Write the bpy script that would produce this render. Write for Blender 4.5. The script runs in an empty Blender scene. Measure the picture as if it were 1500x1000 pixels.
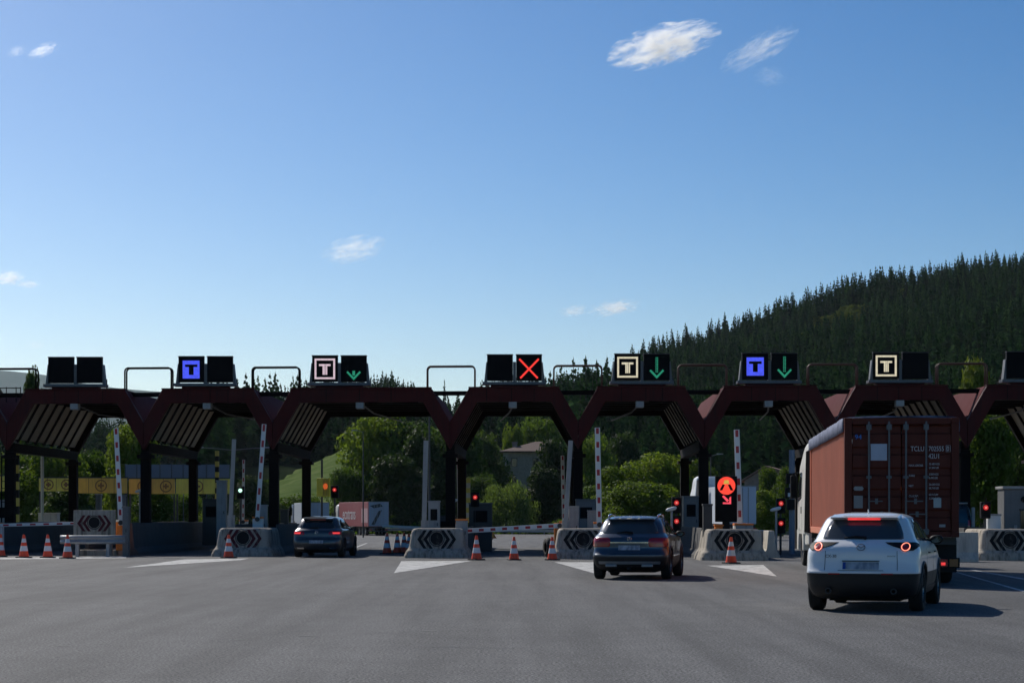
import bpy, bmesh, math, random
import numpy as np
from mathutils import Vector, Matrix

random.seed(7)
RNG = np.random.default_rng(11)
SC = bpy.context.scene
COL = SC.collection
R = math.radians

# ------------------------------------------------------------------ camera
FPX, CXP, HYP, CAMH = 2800.0, 750.0, 754.0, 1.5      # focal length in photo pixels, principal x, horizon y, eye height
cam_d = bpy.data.cameras.new('camera')
cam_d.sensor_width = 36.0
cam_d.lens = FPX / 1500.0 * 36.0
cam_d.shift_y = (HYP - 500.0) / 1500.0
cam_d.clip_start = 0.1
cam_d.clip_end = 40000.0
cam = bpy.data.objects.new('camera', cam_d)
cam.location = (0, 0, CAMH)
cam.rotation_euler = (R(90), 0, 0)
COL.objects.link(cam)
SC.camera = cam

# ------------------------------------------------------------------ light
SUN_DIR = Vector((-0.73, 1.07, 1.0)).normalized()    # towards the sun: ahead, to the left, fairly high
SUN_EL = math.asin(SUN_DIR.z)
SUN_AZ = math.atan2(SUN_DIR.x, SUN_DIR.y)             # clockwise from +Y
world = bpy.data.worlds.new('World')
SC.world = world
world.use_nodes = True
wn, wl = world.node_tree.nodes, world.node_tree.links
wn.clear()
sky = wn.new('ShaderNodeTexSky')
sky.sky_type = 'NISHITA'
sky.sun_disc = False
sky.sun_elevation = SUN_EL
sky.sun_rotation = SUN_AZ
sky.altitude = 150
sky.air_density = 0.8
sky.dust_density = 0.7
sky.ozone_density = 1.2
bg = wn.new('ShaderNodeBackground')
bg.inputs['Strength'].default_value = 0.1
wo = wn.new('ShaderNodeOutputWorld')
sc_ = wn.new('ShaderNodeVectorMath'); sc_.operation = 'SCALE'; sc_.inputs['Scale'].default_value = 0.588
gm = wn.new('ShaderNodeGamma'); gm.inputs['Gamma'].default_value = 1.3      # the photograph's vivid rendering of the clear sky
wl.new(sky.outputs[0], sc_.inputs[0]); wl.new(sc_.outputs[0], gm.inputs[0])
hs = wn.new('ShaderNodeHueSaturation'); hs.inputs['Saturation'].default_value = 1.36
wl.new(gm.outputs[0], hs.inputs['Color']); wl.new(hs.outputs[0], bg.inputs[0])
wl.new(bg.outputs[0], wo.inputs[0])

sun_d = bpy.data.lights.new('sun', 'SUN')
sun_d.energy = 4.2
sun_d.angle = R(0.5)
sun_d.color = (1.0, 0.95, 0.87)
sun = bpy.data.objects.new('sun', sun_d)
sun.rotation_euler = (-SUN_DIR).to_track_quat('-Z', 'Y').to_euler()
sun.location = (0, 0, 300)
COL.objects.link(sun)

SC.view_settings.view_transform = 'Standard'
SC.view_settings.look = 'None'
SC.view_settings.gamma = 1.0
SC.view_settings.exposure = 0.0
SC.view_settings.use_curve_mapping = False
SC.cycles.use_denoising = True
SC.cycles.use_adaptive_sampling = True
SC.cycles.adaptive_threshold = 0.02
SC.cycles.max_bounces = 6
SC.cycles.diffuse_bounces = 3
SC.cycles.glossy_bounces = 3
SC.cycles.transmission_bounces = 3
SC.cycles.volume_bounces = 2
SC.cycles.transparent_max_bounces = 6
SC.cycles.volume_max_steps = 128
SC.render.use_persistent_data = False

# ------------------------------------------------------------------ helpers
def wx(x, Y): return (x - CXP) * Y / FPX
def wz(y, Y): return CAMH - (y - HYP) * Y / FPX
def gnd(x, y):
    Y = CAMH * FPX / (y - HYP)
    return wx(x, Y), Y
def sstep(t):
    t = min(1.0, max(0.0, t)); return t * t * (3 - 2 * t)
def dip(Y): return -0.9 * sstep((Y - 100.0) / 115.0)
def interp(x, pts):
    if x <= pts[0][0]: return pts[0][1]
    for (a, b), (c, d) in zip(pts, pts[1:]):
        if x <= c: return b + (d - b) * (x - a) / (c - a)
    return pts[-1][1]

class NT:
    """small node tree builder for a material"""
    def __init__(s, name):
        s.m = bpy.data.materials.new(name); s.m.use_nodes = True
        s.n, s.l = s.m.node_tree.nodes, s.m.node_tree.links
        s.n.clear(); s.out = s.n.new('ShaderNodeOutputMaterial')
    def node(s, t, **kw):
        o = s.n.new(t)
        for k, v in kw.items(): setattr(o, k, v)
        return o
    def link(s, a, b): s.l.new(a, b)
    def coords(s, scale=(1, 1, 1), kind='Object'):
        t = s.node('ShaderNodeTexCoord'); mp = s.node('ShaderNodeMapping')
        mp.inputs['Scale'].default_value = scale
        s.link(t.outputs[kind], mp.inputs['Vector']); return mp.outputs[0]
    def noise(s, vec, scale, detail=4, rough=.6):
        n = s.node('ShaderNodeTexNoise'); n.inputs['Scale'].default_value = scale
        n.inputs['Detail'].default_value = detail; n.inputs['Roughness'].default_value = rough
        s.link(vec, n.inputs['Vector']); return n.outputs['Fac']
    def ramp(s, fac, stops):
        r = s.node('ShaderNodeValToRGB'); e = r.color_ramp.elements
        while len(e) < len(stops): e.new(.5)
        for el, (p, c) in zip(e, stops):
            el.position = p; el.color = (c[0], c[1], c[2], 1) if hasattr(c, '__len__') else (c, c, c, 1)
        s.link(fac, r.inputs[0]); return r.outputs[0]
    def mix(s, fac, a, b, mode='MIX'):
        m = s.node('ShaderNodeMix', data_type='RGBA', blend_type=mode)
        for sock, v in ((m.inputs[0], fac), (m.inputs[6], a), (m.inputs[7], b)):
            if hasattr(v, 'links') or hasattr(v, 'is_linked'): s.link(v, sock)
            elif hasattr(v, '__len__'): sock.default_value = (v[0], v[1], v[2], 1)
            else: sock.default_value = v
        return m.outputs[2]
    def math(s, op, a, b=0.0, clamp=False):
        m = s.node('ShaderNodeMath', operation=op); m.use_clamp = clamp
        for sock, v in ((m.inputs[0], a), (m.inputs[1], b)):
            if hasattr(v, 'is_linked'): s.link(v, sock)
            else: sock.default_value = v
        return m.outputs[0]
    def bump(s, h, strength, dist=.02):
        b = s.node('ShaderNodeBump'); b.inputs['Strength'].default_value = strength
        b.inputs['Distance'].default_value = dist
        s.link(h, b.inputs['Height']); return b.outputs[0]
    def principled(s, col, rough=.6, metal=0., spec=.5, normal=None, coat=0.):
        p = s.node('ShaderNodeBsdfPrincipled')
        if hasattr(col, 'is_linked'): s.link(col, p.inputs['Base Color'])
        else: p.inputs['Base Color'].default_value = (*col, 1)
        if hasattr(rough, 'is_linked'): s.link(rough, p.inputs['Roughness'])
        else: p.inputs['Roughness'].default_value = rough
        p.inputs['Metallic'].default_value = metal
        p.inputs['Specular IOR Level'].default_value = spec
        p.inputs['Coat Weight'].default_value = coat
        p.inputs['Coat Roughness'].default_value = .04
        if normal is not None: s.link(normal, p.inputs['Normal'])
        s.link(p.outputs[0], s.out.inputs[0]); return p

def M(name, col, rough=.6, metal=0., var=.18, vs=3., bump=0., bs=40., spec=.5, coat=0., dirt=0., dcol=(.05, .045, .04), streak=0., rvar=.12):
    """painted / plain surface with uneven tone, optional grime and rain streaks"""
    t = NT(name); v = t.coords()
    n = t.noise(v, vs, 5)
    c = t.mix(n, [x * (1 - var) for x in col], [min(1, x * (1 + var)) for x in col])
    if dirt:
        d = t.ramp(t.noise(v, vs * .6, 8, .7), [(.45, 0), (.7, 1)])
        c = t.mix(t.math('MULTIPLY', d, dirt), c, dcol)
    if streak:
        v2 = t.coords((7, 7, .5))
        d = t.ramp(t.noise(v2, 1.6, 5, .65), [(.5, 0), (.68, 1)])
        c = t.mix(t.math('MULTIPLY', d, streak), c, dcol)
    rr = t.math('ADD', t.math('MULTIPLY', t.noise(v, vs * 2.3, 3), rvar * 2), rough - rvar, True)
    nm = t.bump(t.noise(v, bs, 6, .65), bump) if bump else None
    t.principled(c, rr, metal, spec, nm, coat)
    return t.m

def E(name, col, s):
    """lit lamp face, slightly uneven"""
    t = NT(name)
    p = t.principled((.02, .02, .02), .4)
    n = t.noise(t.coords(), 9, 4, .7)
    p.inputs['Emission Color'].default_value = (*col, 1)
    t.link(t.math('ADD', t.math('MULTIPLY', n, s * .9), s * .5), p.inputs['Emission Strength'])
    return t.m

class MB:
    def __init__(s): s.v, s.f = [], []
    def add(s, vs, fs):
        o = len(s.v); s.v += [tuple(p) for p in vs]; s.f += [tuple(i + o for i in f) for f in fs]; return s
    def box(s, x0, x1, y0, y1, z0, z1):
        return s.add([(x0, y0, z0), (x1, y0, z0), (x1, y1, z0), (x0, y1, z0), (x0, y0, z1), (x1, y0, z1), (x1, y1, z1), (x0, y1, z1)],
                     [(0, 3, 2, 1), (4, 5, 6, 7), (0, 1, 5, 4), (1, 2, 6, 5), (2, 3, 7, 6), (3, 0, 4, 7)])
    def hexa(s, p):  # 8 points: bottom 4 then top 4, counter-clockwise from above
        return s.add(p, [(0, 3, 2, 1), (4, 5, 6, 7), (0, 1, 5, 4), (1, 2, 6, 5), (2, 3, 7, 6), (3, 0, 4, 7)])
    def prism(s, poly, fn0, fn1):
        """poly: list of 2-D points; fn0 / fn1 map a point to the near / far 3-D point"""
        n = len(poly)
        a = [fn0(*p) for p in poly]; b = [fn1(*p) for p in poly]
        return s.add(a + b, [tuple(range(n)), tuple(range(2 * n - 1, n - 1, -1))] + [(i, i + n, (i + 1) % n + n, (i + 1) % n) for i in range(n)])
    def cyl(s, p0, p1, r0, r1=None, n=12):
        r1 = r0 if r1 is None else r1
        p0, p1 = Vector(p0), Vector(p1); d = (p1 - p0).normalized()
        a = d.orthogonal().normalized(); b = d.cross(a)
        vs = []
        for p, r in ((p0, r0), (p1, r1)):
            vs += [p + (a * math.cos(2 * math.pi * i / n) + b * math.sin(2 * math.pi * i / n)) * r for i in range(n)]
        return s.add(vs, [tuple(range(n - 1, -1, -1)), tuple(range(n, 2 * n))] + [(i, (i + 1) % n, (i + 1) % n + n, i + n) for i in range(n)])
    def tube(s, pts, r, n=8, closed=False):
        pts = [Vector(p) for p in pts]; m = len(pts); vs = []; up = None
        for i, p in enumerate(pts):
            q0 = pts[(i - 1) % m] if (closed or i > 0) else p
            q1 = pts[(i + 1) % m] if (closed or i < m - 1) else p
            d = (q1 - q0).normalized()
            if up is None: up = d.orthogonal().normalized()
            a = (up - d * up.dot(d)).normalized(); b = d.cross(a); up = a
            rr = r[i] if hasattr(r, '__len__') else r
            vs += [p + (a * math.cos(2 * math.pi * k / n) + b * math.sin(2 * math.pi * k / n)) * rr for k in range(n)]
        fs = []
        for i in range(m if closed else m - 1):
            j = (i + 1) % m
            fs += [(i * n + k, i * n + (k + 1) % n, j * n + (k + 1) % n, j * n + k) for k in range(n)]
        if not closed: fs += [tuple(range(n - 1, -1, -1)), tuple(range((m - 1) * n, m * n))]
        return s.add(vs, fs)
    def lathe(s, prof, fn, n=24, close=True):
        """prof: (radius, height) pairs, fn(a, b, h): radial unit offsets and height to 3-D"""
        m = len(prof); vs = []
        for r, h in prof:
            vs += [fn(r * math.cos(2 * math.pi * k / n), r * math.sin(2 * math.pi * k / n), h) for k in range(n)]
        fs = [(i * n + k, i * n + (k + 1) % n, (i + 1) * n + (k + 1) % n, (i + 1) * n + k) for i in range(m - 1) for k in range(n)]
        if close: fs += [tuple(range(n - 1, -1, -1)), tuple(range((m - 1) * n, m * n))]
        return s.add(vs, fs)
    def rings(s, rings, cap=True):
        n = len(rings[0]); vs = [p for r in rings for p in r]
        fs = [(i * n + k, i * n + (k + 1) % n, (i + 1) * n + (k + 1) % n, (i + 1) * n + k) for i in range(len(rings) - 1) for k in range(n)]
        if cap: fs += [tuple(range(n - 1, -1, -1)), tuple(range((len(rings) - 1) * n, len(rings) * n))]
        return s.add(vs, fs)
    def mesh(s, name, mat, smooth=False, fix=True):
        me = bpy.data.meshes.new(name); me.from_pydata(s.v, [], s.f)
        if fix:
            bm = bmesh.new(); bm.from_mesh(me); bmesh.ops.recalc_face_normals(bm, faces=bm.faces); bm.to_mesh(me); bm.free()
        me.materials.append(mat)
        if smooth: me.polygons.foreach_set('use_smooth', [True] * len(me.polygons))
        me.update(); return me
    def build(s, name, mat, parent=None, smooth=False, bevel=0., loc=None, rz=0., seg=2, fix=True):
        return link(name, s.mesh(name, mat, smooth, fix), parent, bevel, loc, rz, seg)

def link(name, me, parent=None, bevel=0., loc=None, rz=0., seg=2):
    o = bpy.data.objects.new(name, me); COL.objects.link(o)
    if parent is not None: o.parent = parent
    if loc is not None: o.location = loc
    if rz: o.rotation_euler = (0, 0, rz)
    if bevel:
        b = o.modifiers.new('bevel', 'BEVEL'); b.width = bevel; b.segments = seg; b.limit_method = 'ANGLE'; b.angle_limit = R(40)
    return o
def tag(o, label=None, cat=None, group=None, kind=None):
    if label: o['label'] = label
    if cat: o['category'] = cat
    if group: o['group'] = group
    if kind: o['kind'] = kind
    return o
def thing(name, label, cat, loc=(0, 0, 0), rz=0., group=None):
    o = bpy.data.objects.new(name, None); COL.objects.link(o)
    o.location = loc; o.rotation_euler = (0, 0, rz); o.empty_display_size = .3
    return tag(o, label, cat, group)
def text(name, body, size, mat, parent, loc, rot, align='LEFT', sx=1., ext=.002):
    c = bpy.data.curves.new(name, 'FONT'); c.body = body; c.size = size; c.align_x = align; c.extrude = ext; c.resolution_u = 3
    o = bpy.data.objects.new(name, c); COL.objects.link(o)
    dg = bpy.context.evaluated_depsgraph_get()
    me = bpy.data.meshes.new_from_object(o.evaluated_get(dg)); bpy.data.objects.remove(o); bpy.data.curves.remove(c)
    me.materials.clear(); me.materials.append(mat)
    q = link(name, me, parent, loc=loc); q.rotation_euler = rot; q.scale = (sx, 1, 1)
    return q
FACING = (R(90), 0, 0)          # text that faces the camera side (-Y)

# ------------------------------------------------------------------ materials
def asphalt_mat():
    t = NT('asphalt'); v = t.coords()
    fine = t.noise(v, 34, 4, .75); mid = t.noise(v, 1.3, 6, .6); big = t.noise(v, .09, 4, .6)
    v2 = t.coords((1.6, .09, 1)); trk = t.noise(v2, .8, 4, .6)
    c = t.ramp(fine, [(.4, .03), (.5, .145), (.6, .34)])
    c = t.mix(.12, c, (.14, .138, .134))
    c = t.mix(1.0, c, t.ramp(t.noise(v, 7, 4, .7), [(.3, .78), (.68, 1.0)]), 'MULTIPLY')
    c = t.mix(t.ramp(mid, [(.3, .75), (.7, 1.2)]), (0, 0, 0), c, 'MIX') if False else t.mix(1.0, c, t.ramp(mid, [(.3, .82), (.7, 1.0)]), 'MULTIPLY')
    c = t.mix(1.0, c, t.ramp(big, [(.35, .8), (.65, 1.0)]), 'MULTIPLY')
    c = t.mix(1.0, c, t.ramp(trk, [(.36, .7), (.6, 1.0)]), 'MULTIPLY')
    oil = t.ramp(t.noise(v, .55, 7, .7), [(.6, 0), (.74, 1)])
    c = t.mix(t.math('MULTIPLY', oil, .5), c, (.045, .045, .045))
    t.principled(c, .86, 0, .35, t.bump(fine, .8, .015)); return t.m
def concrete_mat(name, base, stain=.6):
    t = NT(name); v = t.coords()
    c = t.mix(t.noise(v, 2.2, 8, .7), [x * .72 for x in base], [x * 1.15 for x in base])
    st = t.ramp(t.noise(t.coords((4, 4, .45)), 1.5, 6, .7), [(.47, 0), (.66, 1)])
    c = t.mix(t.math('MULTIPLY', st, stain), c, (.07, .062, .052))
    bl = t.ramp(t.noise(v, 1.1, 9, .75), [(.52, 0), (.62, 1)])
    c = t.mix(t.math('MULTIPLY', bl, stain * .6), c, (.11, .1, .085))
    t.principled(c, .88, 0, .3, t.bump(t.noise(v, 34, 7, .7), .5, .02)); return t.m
def worn_paint(name, col, under=(.1, .1, .1), wear=.5):
    t = NT(name); v = t.coords()
    w = t.ramp(t.noise(v, 2.6, 10, .75), [(wear - .06, 0), (wear + .12, 1)])
    c = t.mix(w, under, col)
    c = t.mix(1.0, c, t.ramp(t.noise(v, 24, 3, .7), [(.3, .8), (.7, 1.0)]), 'MULTIPLY')
    t.principled(c, .8, 0, .3, t.bump(t.noise(v, 26, 3, .7), .4, .01)); return t.m
def leaf_mat(name, c1, c2, c3, trans=.35, rough=.65, spec=.2):
    t = NT(name)
    oi = t.node('ShaderNodeObjectInfo'); geo = t.node('ShaderNodeNewGeometry')
    n = t.noise(geo.outputs['Position'], .9, 3, .6)
    mixv = t.math('ADD', t.math('MULTIPLY', n, .65), t.math('MULTIPLY', oi.outputs['Random'], .35))
    c = t.ramp(mixv, [(.25, c1), (.5, c2), (.75, c3)])
    d = t.node('ShaderNodeBsdfPrincipled'); t.link(c, d.inputs['Base Color'])
    d.inputs['Roughness'].default_value = rough; d.inputs['Specular IOR Level'].default_value = spec
    tr = t.node('ShaderNodeBsdfTranslucent'); t.link(t.mix(1.0, c, (1.0, 1.0, .55), 'MULTIPLY'), tr.inputs['Color'])
    mx = t.node('ShaderNodeMixShader'); mx.inputs[0].default_value = trans
    t.link(d.outputs[0], mx.inputs[1]); t.link(tr.outputs[0], mx.inputs[2]); t.link(mx.outputs[0], t.out.inputs[0])
    return t.m
def ground_mat(name, c1, c2, c3, sc=.25):
    t = NT(name); v = t.coords()
    c = t.ramp(t.noise(v, sc, 9, .7), [(.3, c1), (.5, c2), (.7, c3)])
    t.principled(c, .95, 0, 0., t.bump(t.noise(v, sc * 14, 6, .7), .8, .15)); return t.m

m_asphalt = asphalt_mat()
m_concrete = concrete_mat('weathered_concrete', (.46, .405, .33), .85)
m_concrete_white = concrete_mat('pale_concrete', (.62, .58, .5), .35)
m_concrete_dark = concrete_mat('shade_dark_concrete', (.1, .1, .1), .6)  # stained; the side walls' shade is put into a darker base colour
m_white_mark = worn_paint('worn_white_road_paint', (.62, .62, .6), (.16, .16, .155), .42)
m_faint_mark = worn_paint('nearly_gone_road_paint', (.3, .3, .29), (.11, .11, .11), .5)
m_black_mark = worn_paint('worn_black_paint', (.01, .01, .011), (.3, .28, .25), .3)
m_red_mark = worn_paint('worn_maroon_paint', (.09, .012, .018), (.26, .23, .21), .32)
m_tar = M('bitumen_seam', (.03, .03, .03), .6)
m_grass = ground_mat('verge_grass', (.03, .05, .012), (.06, .09, .025), (.12, .12, .05), .35)
m_forest_floor = ground_mat('forest_floor', (.008, .014, .008), (.014, .024, .012), (.022, .03, .016), .04)
m_meadow = ground_mat('hill_meadow', (.05, .085, .025), (.1, .14, .05), (.17, .19, .085), .08)
m_mountain = ground_mat('far_mountain_woods', (.02, .04, .022), (.03, .055, .03), (.05, .07, .04), .01)
m_fascia = M('dark_red_fascia_paint', (.085, .013, .011), .6, 0, .3, .8, dirt=.5, dcol=(.035, .013, .012), streak=.55, spec=.15)
m_skin = M('faded_red_roof_sheet', (.1, .027, .029), .8, 0, .12, .6, dirt=.2, dcol=(.06, .022, .02), spec=.05)
m_rib = M('black_brown_steel', (.012, .008, .007), .8, 0, .2, 2., spec=.1)
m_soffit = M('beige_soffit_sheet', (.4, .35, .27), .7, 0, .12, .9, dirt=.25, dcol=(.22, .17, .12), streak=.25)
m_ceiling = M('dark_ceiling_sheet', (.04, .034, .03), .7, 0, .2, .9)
m_column = M('black_column_paint', (.009, .007, .007), .8, 0, .25, 2., streak=.3, dcol=(.03, .018, .015), spec=.1)
m_black = M('black_plastic', (.009, .009, .01), .6, 0, .2, 4., spec=.2)
m_panel = M('black_display_face', (.004, .004, .005), .6, 0, .1, 4., spec=.12)
m_matte = M('matte_black', (.008, .008, .009), .95, 0, .2, 3., spec=0.)
m_grey = M('grey_painted_steel', (.15, .15, .15), .5, 0, .12, 3., dirt=.25, streak=.2)
m_lgrey = M('light_grey_steel', (.34, .335, .325), .45, 0, .1, 3., dirt=.25, streak=.25)
m_dgrey = M('dark_grey_steel', (.04, .04, .04), .5, 0, .15, 3., dirt=.2)
m_galv = M('galvanised_steel', (.3, .32, .33), .5, .5, .15, 6., dirt=.25)
m_hoop = M('rusty_brown_pipe', (.1, .045, .03), .6, 0, .3, 5.)
m_white = M('white_enamel', (.74, .74, .72), .4, 0, .06, 3., dirt=.15, dcol=(.3, .28, .25))
m_redstripe = M('red_reflective', (.42, .02, .03), .4, 0, .1, 5.)
m_orange = M('orange_enamel', (.75, .2, .02), .45, 0, .12, 4., dirt=.2)
m_yellow = M('yellow_board', (.95, .76, .12), .55, 0, .14, 1.2, dirt=.3, dcol=(.4, .22, .05), streak=.3)
m_brownmark = M('faded_brown_print', (.3, .14, .05), .6)
m_cone = M('cone_orange', (1.0, .085, .02), .45, 0, .1, 6., dirt=.12, dcol=(.25, .06, .04))
m_conew = M('cone_white_sleeve', (.8, .78, .76), .45, 0, .06, 6., dirt=.25, dcol=(.35, .32, .3))
m_rubber = M('rubber', (.013, .013, .013), .8, 0, .2, 8.)
m_rim = M('alloy_rim', (.4, .41, .42), .3, .9, .05, 8.)
m_darkrim = M('dark_alloy_rim', (.06, .062, .065), .35, .8, .05, 8.)
m_chrome = M('chrome', (.7, .7, .71), .12, 1., .03, 8.)
m_glass = M('tinted_glass', (.018, .022, .024), .04, 0, .1, 2., spec=.65, rvar=.02)
m_bluepanel = M('blue_grey_sheet', (.09, .11, .16), .35, 0, .15, 1.)
m_bark = M('bark', (.06, .045, .033), .9, 0, .3, 5., bump=.6)
EX = 1.0
e_red = E('red_led', (1.0, .045, .03), 1.1)
e_redlamp = E('red_signal_lamp', (.8, .03, .03), .65)
e_redcore = E('red_lamp_core', (1.0, .25, .2), .9)
e_green = E('green_led', (.03, .42, .24), .6)
e_greenlamp = E('green_signal_lamp', (.55, 1.0, .8), 1.6)
e_blue = E('blue_led', (.07, .1, .95), 1.0)
e_pink = E('pale_led', (.75, .58, .66), .9)
e_warm = E('warm_led', (.75, .68, .5), .9)
e_orange = E('orange_led', (.9, .15, .02), .6)
e_amber = E('amber_led', (.75, .5, .08), .8)
e_brake = E('brake_led', (1.0, .06, .06), .9)
e_ring = E('tail_ring_led', (1.0, .3, .2), 1.6)
m_lens = M('red_lamp_lens', (.36, .01, .018), .15, 0, .05, 5., coat=.6)
m_amberlens = M('amber_lamp_lens', (.7, .17, .02), .25, 0, .05, 5.)

# =================================================================== SETTING
# ---- road: one asphalt sheet that dips slightly beyond the toll lanes
mb = MB()
ys = [-12, 0, 20, 40, 60, 80, 100] + list(range(110, 236, 8)) + [240]
xs = [-75, -50, -25, 0, 25, 50, 75]
for y in ys:
    for x in xs: mb.v.append((x, y, dip(y)))
for j in range(len(ys) - 1):
    for i in range(len(xs) - 1):
        a = j * len(xs) + i; mb.f.append((a, a + 1, a + 1 + len(xs), a + len(xs)))
road = tag(mb.build('road', m_asphalt), 'wide grey asphalt apron in front of the toll lanes', kind='structure')

# ---- ground: grass sheet that reaches the horizon
mb = MB()
ys = [-400, -12, 90] + list(range(105, 260, 12)) + [300, 600, 1500, 4000, 9000, 24000]
xs = [-14000, -3000, -800, -200, 0, 200, 800, 3000, 14000]
for y in ys:
    for x in xs: mb.v.append((x, y, -.12 + dip(y)))
for j in range(len(ys) - 1):
    for i in range(len(xs) - 1):
        a = j * len(xs) + i; mb.f.append((a, a + 1, a + 1 + len(xs), a + len(xs)))
tag(mb.build('ground', m_grass), 'grassy ground around and beyond the road', kind='structure')

# ---- hills
def fbm(x, y, s, o=4):
    v = 0.; a = 1.
    for k in range(o):
        v += a * math.sin(x * s + 1.7 * k + 1.3 * math.sin(y * s * .7 + k)) * math.cos(y * s * .9 + 2.1 * k + math.sin(x * s * .6)); a *= .5; s *= 2.1
    return v
RIDGE = [(-600, 660), (0, 648), (200, 640), (330, 622), (420, 606), (500, 580), (600, 576), (650, 604), (690, 585), (740, 568), (800, 560), (860, 545), (960, 506),
         (1050, 478), (1150, 450), (1250, 422), (1350, 402), (1440, 386), (1500, 383), (1700, 376), (2300, 372)]
YR, YF, TREEH = 1000., 300., 12.
def hill_z(X, Y):
    xr = CXP + FPX * X / YR
    zr = CAMH + (HYP - interp(xr, RIDGE)) * YR / FPX - TREEH
    t = (Y - YF) / (YR - YF)
    s = t if t <= 1 else 1 - (t - 1) * .9
    s = max(s, -.05)
    return zr * s + 5.0 * fbm(X, Y, .011, 3) * min(1, max(0, t) * 2.5) * (1 - .6 * sstep((Y - 850) / 150)) - 1.1
mb = MB(); nx, ny = 90, 60
for j in range(ny):
    Y = 300 + j / (ny - 1) * 1100
    for i in range(nx):
        X = (-.42 + i / (nx - 1) * .92) * Y
        mb.v.append((X, Y, hill_z(X, Y)))
for j in range(ny - 1):
    for i in range(nx - 1):
        a = j * nx + i; mb.f.append((a, a + 1, a + 1 + nx, a + nx))
tag(mb.build('hill', m_forest_floor, smooth=True), 'wooded hill climbing behind the toll lanes', kind='structure')

# terraced meadow slope at the left, in front of the woods
MRIDGE = [(250, 758), (320, 744), (380, 712), (420, 688), (460, 671), (500, 653), (560, 636), (640, 622), (720, 640), (800, 700), (900, 752)]
def mound_z(X, Y):
    xr = CXP + FPX * X / 470.
    zr = CAMH + (HYP - interp(xr, MRIDGE)) * 470. / FPX
    t = (Y - 300) / 170.
    s = t if t <= 1 else max(0, 1 - (t - 1) * 1.6)
    z = zr * max(0, s) ** 1.05
    step = 1.7
    k = z / step + .18 * fbm(X, Y, .05, 2)
    fr = k - math.floor(k)
    return (math.floor(k) + sstep((fr - .25) / .5)) * step * .55 + z * .45 - 1.0
mb = MB(); nx, ny = 110, 120
for j in range(ny):
    Y = 300 + j / (ny - 1) * 270
    for i in range(nx):
        X = -110 + i / (nx - 1) * 130
        mb.v.append((X, Y, mound_z(X, Y)))
for j in range(ny - 1):
    for i in range(nx - 1):
        a = j * nx + i; mb.f.append((a, a + 1, a + 1 + nx, a + nx))
tag(mb.build('hillside_meadow', m_meadow, smooth=True), 'terraced pale green meadow slope seen under the canopy', kind='structure')

# far mountain
MT = [(-900, 560), (-300, 530), (0, 545), (60, 550), (120, 562), (200, 569), (260, 572), (400, 577), (500, 592), (650, 606), (800, 625), (1000, 640)]
mb = MB(); nx, ny = 140, 24; YM = 13000.
for j in range(ny):
    Y = 9000 + j * 275
    for i in range(nx):
        X = (-.5 + i / (nx - 1) * .62) * YM
        xr = CXP + FPX * X / YM
        zr = CAMH + (HYP - interp(xr, MT)) * YM / FPX
        t = (Y - 9000) / 4000.
        s = t if t <= 1 else 1 - (t - 1) * .8
        mb.v.append((X, Y, zr * sstep(s * .9 + .05) * 1.0 / sstep(.95) + 25 * fbm(X, Y, .0016, 4) * min(1, t * 2) - 5))
for j in range(ny - 1):
    for i in range(nx - 1):
        a = j * nx + i; mb.f.append((a, a + 1, a + 1 + nx, a + nx))
tag(mb.build('mountain', m_mountain, smooth=True), 'pale blue far mountain behind the toll canopy', kind='structure')

# ---- painted road markings (sheets a few mm above the asphalt)
def gpoly(name, pts, mat, z, label):
    mbb = MB(); w = [gnd(*p) for p in pts]
    cx = sum(p[0] for p in w) / len(w); cy = sum(p[1] for p in w) / len(w)
    mbb.add([(p[0] - cx, p[1] - cy, 0) for p in w], [tuple(range(len(w)))])
    o = mbb.build(name, mat, road, loc=(cx, cy, z)); o['label'] = label; return o
gpoly('road_marking', [(577, 839), (588, 821.5), (692, 821)], m_white_mark, .004, 'solid white painted wedge before the middle toll island')
gpoly('road_marking', [(182, 831), (270, 819), (365, 817.5), (352, 820)], m_white_mark, .004, 'long white painted wedge before the maroon chevron island')
gpoly('road_marking', [(1138, 844), (1036, 828), (1118, 827)], m_white_mark, .004, 'white painted wedge before the island with the black display')
gpoly('road_marking', [(880, 842), (812, 823), (880, 823)], m_white_mark, .004, 'white painted wedge half hidden by the blue-grey car')
gpoly('road_marking', [(-10, 819), (-10, 816.5), (185, 814.5), (185, 817)], m_white_mark, .004, 'thin white line beneath the row of cones')
gpoly('road_marking', [(1400, 838), (1404, 838), (1505, 866), (1497, 866)], m_white_mark, .004, 'thin white line in the shadow of the container truck')
gpoly('road_marking', [(1418, 834), (1424, 834), (1530, 852), (1518, 852)], m_white_mark, .004, 'second thin white line by the container truck')
gpoly('road_marking', [(519, 801.5), (523, 801.5), (539, 795), (536, 795)], m_white_mark, .004, 'short white line beyond the dark grey hatchback')
def seam(pts, w, label):
    P = []
    for (a, b), (c, d) in zip(pts, pts[1:]):
        for k in range(14):
            t = k / 14; P.append((a + (c - a) * t, b + (d - b) * t + random.uniform(-.35, .35)))
    mbb = MB()
    for (x, y) in P:
        X, Y = gnd(x, y); ww = w * random.uniform(.4, 1.2)
        mbb.v += [(X - ww * .25, Y - ww, .003), (X + ww * .25, Y + ww, .003)]
    for i in range(len(P) - 1): mbb.f.append((2 * i, 2 * i + 2, 2 * i + 3, 2 * i + 1))
    o = mbb.build('tar_seam', m_tar, road); o['label'] = label
seam([(-5, 902), (240, 874), (480, 852), (740, 840)], .06, 'dark cracked joint running across the asphalt')
seam([(840, 850), (1000, 838)], .03, 'short dark crack by the blue-grey car')
seam([(1490, 960), (1400, 905)], .02, 'short crack beyond the shadow of the white car')
seam([(560, 946), (800, 950)], .012, 'fine dark crack in the foreground asphalt')
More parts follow.
